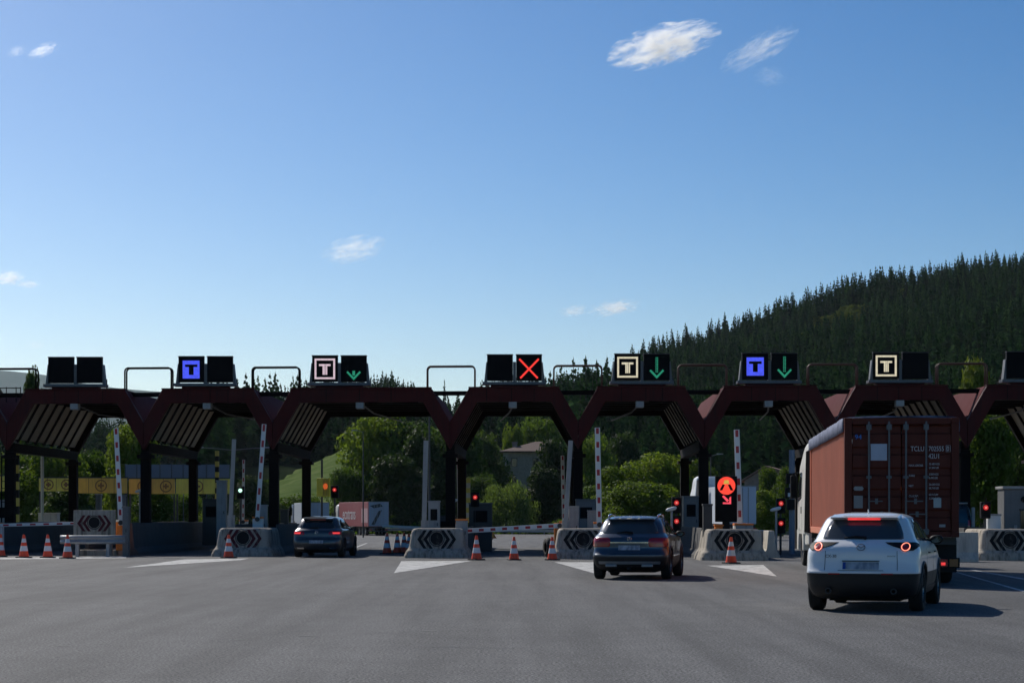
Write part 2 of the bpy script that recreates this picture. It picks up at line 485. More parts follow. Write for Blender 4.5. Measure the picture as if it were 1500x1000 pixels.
for (x, y) in [(90, 945), (150, 942), (352, 936), (448, 931), (630, 923)]:
    gpoly('road_marking', [(x - 9, y - .2), (x + 10, y - .5), (x + 12, y + .3), (x - 9, y + .4)], m_faint_mark, .004, 'faint worn dash on the foreground asphalt')

# =================================================================== TOLL CANOPY
VALX = [-185, 10, 210, 399, 659, 847, 1032, 1225, 1417, 1612]
Y0, SKEW, LEAN, DEP = 76.0, .07, .018, 11.4
def val_u(x):
    k = (x - CXP) / FPX
    return k * Y0 / (1 + k * SKEW)
VU = [val_u(x) for x in VALX]
def W(u, v, z): return (u + LEAN * v, -SKEW * u + v, z)
canopy = thing('toll_canopy', 'long dark red toll plaza canopy with zigzag bays on black columns', 'canopy', (0, Y0, 0))
def chain(ul, ur, t, e=.006):
    h = t / .868
    uc = ul + h + (1.33 - t) / 1.75
    uc2 = ur - h - (1.33 - t) / 1.75
    zb = 5.22 - 2.016 * t
    return [(ul + e, zb), (uc, 6.55 - t), (uc2, 6.55 - t), (ur - e, zb)]
def strip(mb, outer, inner, v0, v1, segs=(0, 1, 2)):
    for k in segs:
        o0, o1, i0, i1 = outer[k], outer[k + 1], inner[k], inner[k + 1]
        mb.hexa([W(*a) for a in ((i0[0], v0, i0[1]), (i1[0], v0, i1[1]), (i1[0], v1, i1[1]), (i0[0], v1, i0[1]),
                                 (o0[0], v0, o0[1]), (o1[0], v0, o1[1]), (o1[0], v1, o1[1]), (o0[0], v1, o0[1]))])
NR = 8
for b in range(len(VU) - 1):
    ul, ur = VU[b], VU[b + 1]
    m = MB()
    oc, ic = chain(ul, ur, 0), chain(ul, ur, .55)
    m.v = [W(p[0], v, p[1]) for v in (0, .3) for p in oc + ic]
    for k in range(3):
        m.f += [(k, k + 1, k + 5, k + 4), (8 + k, 8 + k + 4, 8 + k + 5, 8 + k + 1), (k, k + 8, k + 9, k + 1), (4 + k, 5 + k, 13 + k, 12 + k)]
    m.f += [(0, 4, 12, 8), (3, 11, 15, 7)]
    fas = m.build('portal_frame', m_fascia, canopy, bevel=.02)
    m = MB(); strip(m, chain(ul, ur, -.01), chain(ul, ur, .05), .32, DEP - .32); m.build('roof_sheet', m_skin, fas)
    m = MB(); strip(m, chain(ul, ur, 0), chain(ul, ur, .55), DEP - .3, DEP); m.build('rear_frame', m_rib, fas)
    vs = [.32 + k * (DEP - .64) / NR for k in range(NR + 1)]
    for k in range(1, NR):
        m = MB(); strip(m, chain(ul, ur, .27, .012), chain(ul, ur, .36, .012), vs[k] - .085, vs[k] + .085); m.build('rib', m_rib, fas)
    for k in range(NR):
        a, c = vs[k] + (.085 if k else 0), vs[k + 1] - (.085 if k < NR - 1 else 0)
        for sgm in (0, 2):
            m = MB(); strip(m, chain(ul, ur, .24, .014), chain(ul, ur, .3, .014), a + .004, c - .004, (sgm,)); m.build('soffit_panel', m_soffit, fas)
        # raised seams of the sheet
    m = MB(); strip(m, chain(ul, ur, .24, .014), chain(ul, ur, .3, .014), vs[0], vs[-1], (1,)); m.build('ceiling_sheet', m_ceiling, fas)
    uc = (ul + ur) / 2
    for q in range(1, 4):
        a = oc[1][0] + (oc[2][0] - oc[1][0]) * q / 4 + random.uniform(-.2, .2)
        m = MB(); m.prism([(a - .012, 6.01), (a + .012, 6.01), (a + .012, 6.54), (a - .012, 6.54)], lambda x, z: W(x, -.006, z), lambda x, z: W(x, .01, z)); m.build('cladding_joint', m_rib, fas)
    m = MB(); m.prism([(oc[1][0] - .02, 6.552), (oc[2][0] + .02, 6.552), (oc[2][0] + .02, 6.6), (oc[1][0] - .02, 6.6)], lambda x, z: W(x, -.05, z), lambda x, z: W(x, .3, z)); m.build('top_flashing', m_fascia, fas)
    m = MB(); m.tube([W(uc + .3, .0 - .02, 6.0), W(uc + .9, -.02, 5.97), W(oc[2][0] - .5, -.02, 5.99)], .015, 5); m.build('slack_cable', m_rib, fas)
    m = MB()
    m.prism([(-.16, 0), (.16, 0), (.16, -.26), (-.16, -.26)], lambda a, z: W(uc + a - .05, .02, 6.02 + z), lambda a, z: W(uc + a - .05, .45, 6.02 + z))
    m.prism([(-.08, 0), (.08, 0), (.08, .12), (-.08, .12)], lambda a, z: W(uc + a + .03, .1, 6.02 + z), lambda a, z: W(uc + a + .03, .3, 6.02 + z))
    m.build('camera_housing', m_lgrey, fas, bevel=.02)
    m = MB(); sg = 1 if b in (4, 5) else -1
    m.tube([W(uc, .4, 5.95), W(uc - sg * .25, 3, 5.72), W(uc - sg * .8, DEP - .6, 5.78)], .035, 6); m.build('conduit', m_grey, fas)
for i, u in enumerate(VU):
    for v in (.5, DEP - .5):
        m = MB(); m.prism([(-.19, -.19), (.19, -.19), (.19, .19), (-.19, .19)], lambda a, c: W(u + a, v + c, -.3), lambda a, c: W(u + a, v + c, 4.05))
        col = m.build('column', m_column, canopy, bevel=.015)
        m = MB(); m.prism([(-.3, -.3), (.3, -.3), (.3, .3), (-.3, .3)], lambda a, c: W(u + a, v + c, 3.8), lambda a, c: W(u + a, v + c, 3.94)); m.build('column_cap', m_rib, col)
    m = MB(); m.prism([(-.15, 4.06), (.15, 4.06), (.2, 4.42), (-.2, 4.42)], lambda a, z: W(u + a, .34, z), lambda a, z: W(u + a, DEP - .34, z)); m.build('eave_beam', m_column, canopy)
    for (v, dz) in ((.9, 0.), (1.25, .0)):      # pipe hoops over each gap
        rr = .16; h = 1.0; hw = .96
        pts = [W(u - hw, v, 6.5), W(u - hw, v, 6.5 + h - rr)]
        for k in range(1, 6):
            a = k / 6 * math.pi / 2; pts.append(W(u - hw + rr - rr * math.cos(a), v, 6.5 + h - rr + rr * math.sin(a)))
        for k in range(1, 6):
            a = math.pi / 2 - k / 6 * math.pi / 2; pts.append(W(u + hw - rr + rr * math.cos(a), v, 6.5 + h - rr + rr * math.sin(a)))
        pts += [W(u + hw, v, 6.5 + h - rr), W(u + hw, v, 6.5)]
        m = MB(); m.tube(pts, .034, 8); m.build('pipe_hoop', m_hoop if i > 3 else m_column, canopy, smooth=True)
m = MB(); m.prism([(0, 6.33), (.22, 6.33), (.22, 6.5), (0, 6.5)], lambda a, z: W(VU[0], 1.0 + a, z), lambda a, z: W(VU[-1], 1.0 + a, z)); m.build('tie_beam', m_column, canopy)

# ---- lane signs on the canopy
PW = 1.03
def led(mb, poly, cx, z0, d=.0):
    mb.prism([(cx + a * PW, z0 + b * PW) for a, b in poly], lambda a, z: (a, -.075 - d, z), lambda a, z: (a, -.04, z))
def sym_T(cx, z0, mat, root):
    f = MB()
    o, i = .40, .33
    for q in ([(-o, .1), (o, .1), (o, .17), (-o, .17)], [(-o, .83), (o, .83), (o, .9), (-o, .9)], [(-o, .17), (-i, .17), (-i, .83), (-o, .83)], [(i, .17), (o, .17), (o, .83), (i, .83)]): led(f, q, cx, z0)
    f.build('lit_border', mat, root)
    f = MB()
    led(f, [(-.225, .61), (-.03, .61), (-.03, .685), (-.225, .685)], cx, z0); led(f, [(.05, .61), (.225, .61), (.225, .685), (.05, .685)], cx, z0)
    for a in (-.085, -.022, .045): led(f, [(a, .27), (a + .048, .27), (a + .048, .606), (a, .606)], cx, z0)
    led(f, [(-.02, .615), (.035, .615), (.035, .685), (-.02, .685)], cx, z0)
    f.build('lit_letter', mat, root)
def sym_blue(cx, z0, root):
    f = MB()
    for q in ([(-.33, .15), (.33, .15), (.33, .29), (-.33, .29)], [(-.33, .7), (.33, .7), (.33, .85), (-.33, .85)], [(-.33, .29), (-.09, .29), (-.09, .6), (-.33, .6)],
              [(.1, .29), (.33, .29), (.33, .6), (.1, .6)], [(-.33, .6), (-.24, .6), (-.24, .7), (-.33, .7)], [(.25, .6), (.33, .6), (.33, .7), (.25, .7)]): led(f, q, cx, z0)
    f.build('lit_square', e_blue, root)
def sym_X(cx, z0, root):
    f = MB()
    for s in (1, -1):
        led(f, [(s * -.36, .13), (s * -.31, .08), (s * .40, .82), (s * .35, .87)], cx, z0, .002 * (s + 1))
    f.build('lit_cross', e_red, root)
def sym_arrow(cx, z0, root, long):
    f = MB()
    for s in (1, -1): led(f, [(0, .06), (s * .28, .36), (s * .23, .41), (0, .17)], cx, z0)
    if long:
        n = 8
        for k in range(n):
            z = .3 + k * .075
            for a in (-.045, .012): led(f, [(a, z), (a + .036, z + .008 * (k % 2)), (a + .036, z + .055), (a, z + .055)], cx, z0)
    else: led(f, [(-.05, .27), (0, .23), (.05, .27), (.05, .42), (-.05, .42)], cx, z0)
    f.build('lit_arrow', e_green, root)
SIGNS = [('', '', 'two blank black display panels on the canopy above the row of cones'),
         ('B', '', 'lit blue T panel beside a blank panel on the canopy'),
         ('P', 'S', 'pale T panel and short green arrow panel above the dark grey hatchback'),
         ('', 'X', 'blank panel and red cross panel on the canopy'),
         ('Y', 'L', 'warm white T panel and long green arrow panel above the blue-grey car'),
         ('B', 'L', 'blue T panel and long green arrow panel on the canopy'),
         ('Y', '', 'warm white T panel beside a blank panel above the container truck'),
         ('', '', 'blank black display panels at the right edge of the photo')]
for k, (a, c, lab) in enumerate(SIGNS):
    b = k + 1
    u = (VU[b] + VU[b + 1]) / 2 - .03
    cxp = [106, 298, 495, 753, 941, 1129, 1322, 1519][k]
    u = val_u(cxp)
    X, Y, Z = W(u, .45, 0)
    s = thing('lane_sign', lab, 'sign', (X, Y + Y0, 6.5), 0, 'lane signs along the toll canopy')
    m = MB(); m.box(-.95, .95, -.05, .5, .0, .2); m.build('pedestal', m_fascia, s, bevel=.01)
    m = MB(); m.box(-1.27, 1.27, -.14, .42, .2, .32); m.build('tray', m_grey, s, bevel=.01)
    z0 = .36
    for cx, sy in ((-.57, a), (.59, c)):
        m = MB(); m.box(cx - PW / 2, cx + PW / 2, -.05, .16, z0, z0 + PW); pn = m.build('display_panel', m_panel, s, bevel=.01)
        m = MB(); m.box(cx - PW / 2 - .015, cx + PW / 2 + .015, -.1, .14, z0 + PW + .002, z0 + PW + .03); m.build('visor', m_dgrey, s)
        if sy == 'P': sym_T(cx, z0, e_pink, s)
        if sy == 'Y': sym_T(cx, z0, e_warm, s)
        if sy == 'B': sym_blue(cx, z0, s)
        if sy == 'X': sym_X(cx, z0, s)
        if sy in 'SL' and sy: sym_arrow(cx, z0, s, sy == 'L')
    for (a0, a1, t0, t1) in ((-1.2, -1.09, -1.12, -1.085), (1.11, 1.22, 1.11, 1.14)):
        m = MB(); m.prism([(a0, .32), (a1, .32), (t1, z0 + .75), (t0, z0 + .75)], lambda x, z: (x, .0, z), lambda x, z: (x, .36, z)); m.build('side_bracket', m_grey, s)
    m = MB(); m.box(-.05, .07, .0, .3, .32, z0 + .76); m.build('centre_bracket', m_grey, s)
    m = MB(); m.box(1.24, 1.28, .1, .14, 0, .52) if k != 5 else m.box(-1.42, -1.38, .1, .14, 0, .52); m.build('stub_post', m_dgrey, s)

# roof ladder rail at the far left of the canopy
s = thing('roof_guardrail', 'small dark guard rail on the roof at the left edge of the photo', 'railing', (*W(val_u(14), .6, 0)[:2], 0)); s.location.y += Y0
for zz in (6.4, 6.68): m = MB(); m.tube([(-.8, 0, zz), (.28, 0, zz)], .02, 6); m.build('rail', m_column, s)
for xx in (-.8, -.3, .1, .28): m = MB(); m.cyl((xx, 0, 6.1), (xx, 0, 6.72), .02, n=6); m.build('post', m_column, s)

# =================================================================== TOLL ISLANDS
def ringrect(hw, y0, y1, r, z, n=5):
    P = []
    for (cx, cy, a0) in ((hw - r, y0 + r, -90), (hw - r, y1 - r, 0), (-hw + r, y1 - r, 90), (-hw + r, y0 + r, 180)):
        for k in range(n + 1):
            a = R(a0 + 90 * k / n); P.append((cx + r * math.cos(a), cy + r * math.sin(a), z))
    return P
def isl_pos(val, Yf):
    u = val_u(val); X, Y, _ = W(u, 0, 0)
    return X + LEAN * (Yf - Y - Y0), Yf
def chevrons(root, fy, zc, mat, sc=1.0, disc=True):
    def pr(mb, poly): mb.prism(poly, lambda a, z: (a, fy(z) - .012, z), lambda a, z: (a, fy(z) + .03, z))
    for s in (-1, 1):
        for tip in (.61, .42):
            m = MB(); hh = .29 * sc
            t = tip * sc; w = .1 * sc; d = .2 * sc
            pr(m, [(s * t, zc), (s * (t - d), zc + hh), (s * (t - d - w), zc + hh), (s * (t - w * 1.15), zc), (s * (t - d - w * (1.0)), zc - hh), (s * (t - d), zc - hh)])
            m.build('chevron', mat, root)
    if disc:
        m = MB(); n = 28; r = .2 * sc
        pr(m, [(r * math.cos(2 * math.pi * k / n), zc + .03 + r * math.sin(2 * math.pi * k / n)) for k in range(n)]); m.build('lamp_disc', m_black_mark if mat is m_black_mark else m_black, root)
        m = MB(); m.tube([((r + .04) * math.cos(2 * math.pi * k / n), fy(zc + .03 + (r + .04) * math.sin(2 * math.pi * k / n)) - .006, zc + .03 + (r + .04) * math.sin(2 * math.pi * k / n)) for k in range(n)], .018, 6, True)
        m.build('lamp_ring', m_dgrey, root)
ISL = {}
def island(val, Yf, label, chev, nose=True, wall=22., wh=1.05):
    X, Y = isl_pos(val, Yf)
    r = thing('toll_island', label, 'toll island', (X, Y, 0), -LEAN, 'concrete islands between the toll lanes')
    ISL[val] = r
    if nose:
        m = MB(); jit = random.uniform(-.03, .03)
        lv = [(1.14, 0., .22, -.02), (1.12, .02, .22, .1), (1.06, .08, .22, .24), (.99, .17, .2, .33), (.96, .19, .2, .4), (.88, .27, .18, .9), (.85, .3, .18, .98), (.79, .36, .16, 1.03)]
        m.rings([ringrect(hw + jit, y0, 3.2 - y0 * .3, rr, z) for hw, y0, rr, z in lv])
        nb = m.build('island_nose', m_concrete, r, smooth=False, bevel=.012)
        chevrons(r, lambda z: .19 + (z - .4) * .16, .65, chev, 1.12)
    y0 = 3.3 if nose else .6
    m = MB(); m.box(-.74, .74, y0, wall, -.3, .22); m.build('plinth', m_concrete, r, bevel=.03)
    for sx in (-1, 1):
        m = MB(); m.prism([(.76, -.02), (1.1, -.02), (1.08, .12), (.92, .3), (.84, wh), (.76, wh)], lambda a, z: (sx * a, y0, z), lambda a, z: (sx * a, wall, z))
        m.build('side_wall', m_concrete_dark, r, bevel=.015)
    return r
island(10, 69, 'low dark island wall at the left edge of the photo', m_red_mark, False, 21., 1.2)
island(210, 70.5, 'dark island wall behind the guard rail and chevron board', m_red_mark, False, 20., 1.2)
island(399, 69, 'stained concrete island with maroon chevrons and a cone in front', m_red_mark, True, 21., 1.15)
island(659, 66.8, 'pale concrete island with black chevrons beside the closed barrier', m_black_mark)
island(847, 65.2, 'concrete island with black chevrons half hidden by the blue-grey car', m_black_mark)
island(1032, 63.2, 'concrete island with black chevrons carrying the red-lit display', m_black_mark)
island(1417, 63., 'concrete island with black chevrons at the right edge of the photo', m_black_mark)
ISL[1417].location.x = wx(1482, 63.)
def ip(val, dx, dy, z=.22):
    """a place on an island: dx across, dy back from its nose"""
    o = ISL[val]; return (o.location.x + dx + LEAN * dy, o.location.y + dy, z)

# chevron board and guard rail on the first island
X, Y = wx(138, 70), 70.
s = thing('chevron_board', 'grey board with maroon chevrons above the guard rail', 'sign board', (X, Y, 0))
m = MB(); m.box(-.76, .76, 0, .18, .76, 1.68); m.build('board', m_concrete, s, bevel=.01)
chevrons(s, lambda z: -.002, 1.2, m_red_mark, 1.02)
for a in (-.6, .6): m = MB(); m.box(a - .05, a + .05, .04, .14, 0, .76); m.build('post', m_grey, s)
m = MB(); m.box(-.72, .72, .3, .8, -.02, .22); m.build('footing', m_concrete, s, bevel=.02)
def wbeam(mb, x0, x1, y, z, curl=.0):
    prof = [(0, -.155), (.03, -.15), (.08, -.1), (.08, -.06), (.02, -.015), (.02, .015), (.08, .06), (.08, .1), (.03, .15), (0, .155)]
    n = 14; rg = []
    for i in range(n + 1):
        t = i / n; x = x0 + (x1 - x0) * t; b = curl * max(0, (.25 - t) / .25) ** 2 + curl * max(0, (t - .75) / .25) ** 2
        rg.append([(x, y + b - p, z + q) for p, q in prof] + [(x, y + b - p + .012, z + q) for p, q in reversed(prof)])
    mb.rings(rg)
s = thing('guard_rail', 'short galvanised guard rail bumper under the maroon chevron board', 'guard rail', (wx(135, 68.5), 68.5, 0))
m = MB(); wbeam(m, -1.2, 1.15, 0, .62, .25); m.build('rail_beam', m_galv, s, smooth=True)
for a in (-.55, .55): m = MB(); m.box(a - .06, a + .06, .02, .14, -.02, .7); m.build('post', m_galv, s, bevel=.005)

# barrier arms -------------------------------------------------------------
def barrier(name, label, base, tip, stripe=True, cab=m_white, w=.1, group='barrier arms of the toll lanes', cabz=0., top=m_orange, n=7, slim=False, armm=None, z0=.22):
    b, t = Vector(base), Vector(tip); L = (t - b).length
    s = thing(name, label, 'barrier', (b.x, b.y, 0), 0, group)
    d = (t - b).normalized(); side = Vector((0, -1, 0)); up = d.cross(side).normalized()
    o = Vector((0, 0, b.z))
    def bar(mb, a0, a1, hw, th):
        P = []
        for q in (a0, a1):
            c = o + d * q
            P += [c - up * hw - side * th, c + up * hw - side * th, c + up * hw + side * th, c - up * hw + side * th]
        mb.add(P, [(0, 1, 2, 3), (7, 6, 5, 4), (0, 4, 5, 1), (1, 5, 6, 2), (2, 6, 7, 3), (3, 7, 4, 0)])
    m = MB(); bar(m, -.1, L, w, .03); m.build('arm', armm or m_white, s, bevel=.008)
    if stripe:
        for k in range(n):
            a = L * (k + .55) / n
            m = MB(); bar(m, a, a + L / n * .42, w * .55, .034); m.build('red_stripe', m_redstripe, s)
    if not slim:
        m = MB(); m.box(-.2, .2, -.18, .18, z0 - .02, b.z + .02); m.build('cabinet', cab, s, bevel=.015, loc=(0, .25, 0))
        m = MB(); m.box(-.21, .21, -.19, .19, b.z + .022, b.z + .1); m.build('cabinet_cap', top, s, bevel=.01, loc=(0, .25, 0))
        m = MB(); m.cyl((0, .06, b.z), (0, -.06, b.z), .09, n=14); m.build('hub', m_dgrey, s)
    else:
        m = MB(); m.box(-.13, .13, -.1, .1, z0 - .02, b.z + .35); m.build('sheath', m_lgrey, s, bevel=.01, loc=(.02, .14, 0))
    return s
def bpx(name, label, p0, p1, Y, **k):
    return barrier(name, label, (wx(p0[0], Y), Y, wz(p0[1], Y)), (wx(p1[0], Y), Y, wz(p1[1], Y)), **k)
bpx('lane_barrier', 'raised red and white barrier arm beside the maroon chevron board', (177, 765), (170, 627), 70.3, w=.085, cab=m_orange, top=m_white)
bpx('lane_barrier', 'raised red and white barrier arm right of the stained maroon chevron island', (377, 760), (387, 621), 74., w=.085, n=6)
bpx('lane_barrier', 'raised red and white barrier arm above the blue-grey car', (878, 768), (875, 626), 70., w=.095, n=7)
bpx('lane_barrier', 'raised red and white barrier arm leaning beside the red-lit display', (1084, 770), (1079, 629), 66.5, w=.095, n=6)
bpx('lane_barrier', 'raised thin red and white arm behind the pale chevron island', (673, 768), (671, 665), 88., w=.08, n=7)
bpx('lane_barrier', 'raised thin red and white arm left of the grey pole by the half hidden island', (826, 766), (824, 667), 88., w=.08, n=7)
bpx('lane_barrier', 'raised faded thin arm between the green light and the maroon chevron island', (356, 764), (357, 673), 92., w=.06, n=7)
bpx('lane_barrier', 'closed red and white barrier arm across the lane with three cones', (820, 769.5), (684, 777), 69.2, w=.085, n=8, cab=m_orange)
bpx('lane_barrier', 'closed red and white barrier arm behind the row of cones', (-6, 769), (112, 766), 72., w=.06, n=6)
bpx('lane_barrier', 'lowered plain white arm by the dark grey hatchback', (630, 773), (560, 770), 82., w=.05, stripe=False, cab=m_orange)
bpx('lane_barrier', 'second plain white arm beyond the closed barrier', (824, 778), (699, 777), 84., w=.045, stripe=False, slim=True)
bpx('lane_barrier', 'plain grey raised pole on the maroon chevron island', (337, 768), (343, 643), 71., w=.075, stripe=False, slim=True, armm=m_lgrey)
bpx('lane_barrier', 'plain grey raised pole on the pale chevron island', (621, 776), (624, 645), 69., w=.085, stripe=False, slim=True, armm=m_lgrey)
bpx('lane_barrier', 'plain grey kinked pole on the half hidden island', (828, 776), (836, 645), 68., w=.08, stripe=False, slim=True, armm=m_lgrey)
# white and orange cabinet by the closed barrier's tip
def cabinet(label, loc, w, d, h, mat, trim=None, kind='cabinet', screen=False):
    s = thing('control_cabinet', label, 'cabinet', loc)
    m = MB(); m.box(-w / 2, w / 2, -d / 2, d / 2, -.02, h); m.build('body', mat, s, bevel=.02)
    m = MB(); m.box(-w / 2 - .02, w / 2 + .02, -d / 2 - .02, d / 2 + .02, h + .002, h + .06); m.build('cap', trim or mat, s, bevel=.01)
    m = MB(); m.box(-w / 2 + .05, w / 2 - .05, -d / 2 - .012, -d / 2 + .01, .1, h - .1); dr = m.build('door', mat, s, bevel=.004)
    m = MB(); m.box(w / 2 - .1, w / 2 - .07, -d / 2 - .03, -d / 2 - .014, h * .5, h * .5 + .12); m.build('handle', m_dgrey, dr)
    if screen: m = MB(); m.box(-w * .3, w * .3, -d / 2 - .02, -d / 2 - .013, h * .62, h * .86); m.build('screen', m_panel, s)
    return s
cabinet('white cabinet with orange cap on the pale chevron island', (wx(676, 68.2), 68.2 + .5, 0.3), .42, .4, 1.0, m_lgrey, m_orange)
cabinet('orange post cabinet beyond the closed barrier by three cones', (wx(713, 80), 80, 0), .22, .25, 1.1, m_orange)
cabinet('white cabinet with orange cap on the island with the red-lit display', (wx(1095, 64.5), 65.6, .2), .6, .5, .95, m_lgrey, m_orange)
cabinet('small orange cabinet left of the red-lit display post', (wx(1058, 64.5), 65.6, .2), .28, .3, .92, m_orange)
cabinet('grey cabinet behind the pole on the pale chevron island', (wx(636, 71), 71, .22), .42, .5, 1.75, m_lgrey, screen=True)
cabinet('dark ticket machine at the back of the pale chevron island', (wx(652, 78), 78, .22), .8, .8, 1.2, m_dgrey, screen=True)
cabinet('grey ticket machine behind the closed barrier by the signal light', (wx(704, 79), 79, 0), .95, .8, 1.95, m_dgrey, m_grey, screen=True)
cabinet('tall pale cabinet on the half hidden island beside the kinked pole', (wx(841, 70), 70.5, .22), .36, .4, 1.55, m_lgrey)
cabinet('grey ticket machine on the half hidden island behind the column', (wx(858, 76), 76, .22), .8, .8, 1.85, m_grey, screen=True)
cabinet('short pale cabinet beside the raised arm above the blue-grey car', (wx(868, 71), 71.3, .22), .34, .4, 1.4, m_lgrey)
cabinet('dark narrow cabinet left of the red-lit display', (wx(1041, 64), 65.1, .2), .3, .4, 1.62, m_dgrey)
cabinet('tall grey cabinet by the black column near the red-lit display', (wx(1011, 76), 76, .2), .6, .8, 2.0, m_grey, screen=True)
cabinet('thin grey cabinet right of the maroon chevron board', (wx(184, 69.5), 69.6, 0), .22, .3, 1.75, m_grey)
cabinet('taller thin grey cabinet behind the maroon chevron board', (wx(178, 74), 74, .22), .3, .35, 2.0, m_grey)
cabinet('light grey cabinet beside the raised arm of the maroon chevron island', (wx(386, 75.3), 75.3, .2), .3, .35, 1.65, m_lgrey)
cabinet('pale post cabinet left of the maroon chevron island', (wx(325, 80), 80, .2), .4, .4, 2.7, m_lgrey)
cabinet('dark grey ticket machine left of the maroon chevron island', (wx(311, 84), 84, .2), .75, .8, 1.95, m_dgrey, screen=True)
cabinet('white ticket machine left of the first black column', (wx(8, 82), 82, .2), .6, .6, 1.9, m_lgrey, screen=True)
cabinet('pale low cabinet behind the first black column', (wx(72, 92), 92, .2), .9, .6, 1.35, m_concrete_white)
cabinet('grey cabinet above the chevron board', (wx(145, 88), 88, .2), .22, .4, 2.2, m_grey)
cabinet('slim grey cabinet behind the dark grey hatchback lane', (wx(417, 86), 86, .2), .35, .5, 1.5, m_dgrey)
cabinet('pale cabinet in front of the leafy tree beside the grey booth', (wx(1454, 66.5), 66.5, .2), .45, .5, 1.28, m_white, m_lgrey)

# grey booth at the right edge
s = thing('toll_booth', 'grey metal toll booth at the right edge of the photo', 'booth', (wx(1501, 66.6), 66.6, .2))
m = MB(); m.box(-.72, .9, 0, .9, 0, 2.2); m.build('wall', m_grey, s, bevel=.03)
m = MB(); m.box(-.15, .8, -.03, .02, .5, 1.45); w_ = m.build('window', m_glass, s)
m = MB(); m.box(-.2, .85, -.05, -.004, 1.452, 1.52); m.build('window_frame', m_dgrey, w_)
m = MB(); m.cyl((-.02, -.1, 1.85), (-.02, .02, 1.85), .11, n=16); m.build('camera_lens', m_black, s)
m = MB(); m.box(-.78, .96, -.08, .98, 2.202, 2.3); m.build('roof', m_lgrey, s, bevel=.02)
m = MB(); m.box(-.72 + .35, -.72 + .45, -.04, .02, -.02, .95); m.build('drain_pipe', m_lgrey, s)
m = MB(); m.box(-.2, .3, -.25, -.02, .1, .4); m.build('orange_box', m_orange, s, bevel=.02)

# camera posts: bent white dome camera on a thin post
def campost(label, x, y_top, y_base, Y):
    s = thing('camera_post', label, 'camera', (wx(x, Y), Y, 0)); h = wz(y_top, Y)
    m = MB(); m.cyl((0, 0, -.05), (0, 0, h), .04, n=8); m.build('post', m_lgrey, s)
    m = MB(); m.lathe([(.02, 0), (.07, .03), (.09, .12), (.08, .3), (.03, .36)], lambda a, b, hh: (.0 + .18 - hh * 1.1, a, h + .04 + b * .8 + hh * -.25 + .05), 12); m.build('camera_hood', m_white, s, smooth=True)
campost('small white camera on a post beside the signal by the blue-grey car', 984, 747, 790, 69.)
campost('small white camera on a post beside the signal by the container truck', 1137, 747, 790, 70.)
campost('small white camera on a post behind the pale chevron island', 664, 735, 775, 77.)
campost('small camera on a post in front of the yellow boards', 205, 720, 775, 84.)

# signal lights ------------------------------------------------------------
def signal(label, x, ys, Y, lit, h=.5, base=0., pole_x=0.):
    s = thing('signal_light', label, 'traffic light', (wx(x, Y), Y, 0), 0, 'signal lights of the toll lanes')
    zt = wz(ys[0], Y)
    m = MB(); m.cyl((pole_x, .12, base - .05), (pole_x, .12, zt), .045, n=8); m.build('pole', m_dgrey, s)
    for y in ys:
        z = wz(y, Y)
        m = MB(); m.box(-.17, .17, -.02, .2, z - .38, z + .2); hd = m.build('lamp_housing', m_black, s, bevel=.03)
        n = 16
        m = MB(); m.cyl((0, -.02, z), (0, -.045, z), .09, .08, n=18); m.build('lamp', lit, s)
        m = MB(); m.cyl((0, -.046, z), (0, -.05, z), .04, n=14); m.build('lamp_core', e_redcore if lit is e_redlamp else e_greenlamp, s)
        m = MB(); m.lathe([(.13, 0), (.14, -.14), (.15, -.14), (.14, 0)], lambda a, b, hh: (a, -.021 + hh * (.6 + .4 * (b > 0)), z + b), 18, False); m.build('lamp_hood', m_black, s)
        m = MB(); m.cyl((0, -.02, z - .25), (0, -.03, z - .25), .1, n=16); m.build('unlit_lamp', m_panel, s)
    return s
signal('single red signal light before the pink truck trailer', 490, [717], 88., e_redlamp)
signal('white-green signal light beside the maroon chevron island', 352, [718], 88., e_greenlamp)
signal('single red signal light above the closed barrier', 696, [728], 78.5, e_redlamp)
signal('pair of red signal lights right of the blue-grey car', 991, [736, 763], 70., e_redlamp)
signal('pair of red signal lights beside the container truck cab', 1144, [737, 766], 72., e_redlamp)
signal('single red signal light before the leafy tree by the grey booth', 1444, [743], 66., e_redlamp)

# black display with red-lit symbol ---------------------------------------
Yd = 65.4
s = thing('lane_display', 'tall black display with red lit disc and arrow on the chevron island', 'display', (wx(1064, Yd), Yd, 0))
zb, zt = wz(764, Yd), wz(697, Yd)
m = MB(); m.box(-.37, .37, 0, .22, zb, zt); m.build('display_panel', m_panel, s, bevel=.02)
m = MB(); m.box(-.12, .12, .04, .18, .2, zb); m.build('post', m_black, s)
n = 36; zc = wz(711, Yd); rr = .305
m = MB(); m.prism([(rr * math.cos(2 * math.pi * k / n), zc + rr * math.sin(2 * math.pi * k / n)) for k in range(n)], lambda a, z: (a, -.02, z), lambda a, z: (a, .01, z)); m.build('lit_disc', E('display_red', (1.0, .06, .03), 1.1), s)
for sg in (-1, 1):
    m = MB(); m.prism([(sg * .05, zc + .03), (sg * .13, zc + .05), (sg * .24, zc - .16), (sg * .14, zc - .16)], lambda a, z: (a, -.026, z), lambda a, z: (a, -.021, z)); m.build('dark_bar', m_panel, s)
m = MB(); m.prism([(-.1, zc + .06), (.1, zc + .06), (.07, zc + .19), (-.07, zc + .19)], lambda a, z: (a, -.024, z), lambda a, z: (a, -.0205, z)); m.build('lit_patch', e_amber, s)
z1 = wz(731, Yd)
m = MB()
for q in ([(-.15, .1), (-.09, .14), (.09, -.03), (.03, -.09)], [(-.12, -.16), (.16, -.16), (.16, -.1), (-.12, -.1)], [(.1, -.1), (.16, -.1), (.16, .1), (.1, .06)]):
    m.prism(q, lambda a, z: (a, -.02, z1 + z), lambda a, z: (a, .01, z1 + z))
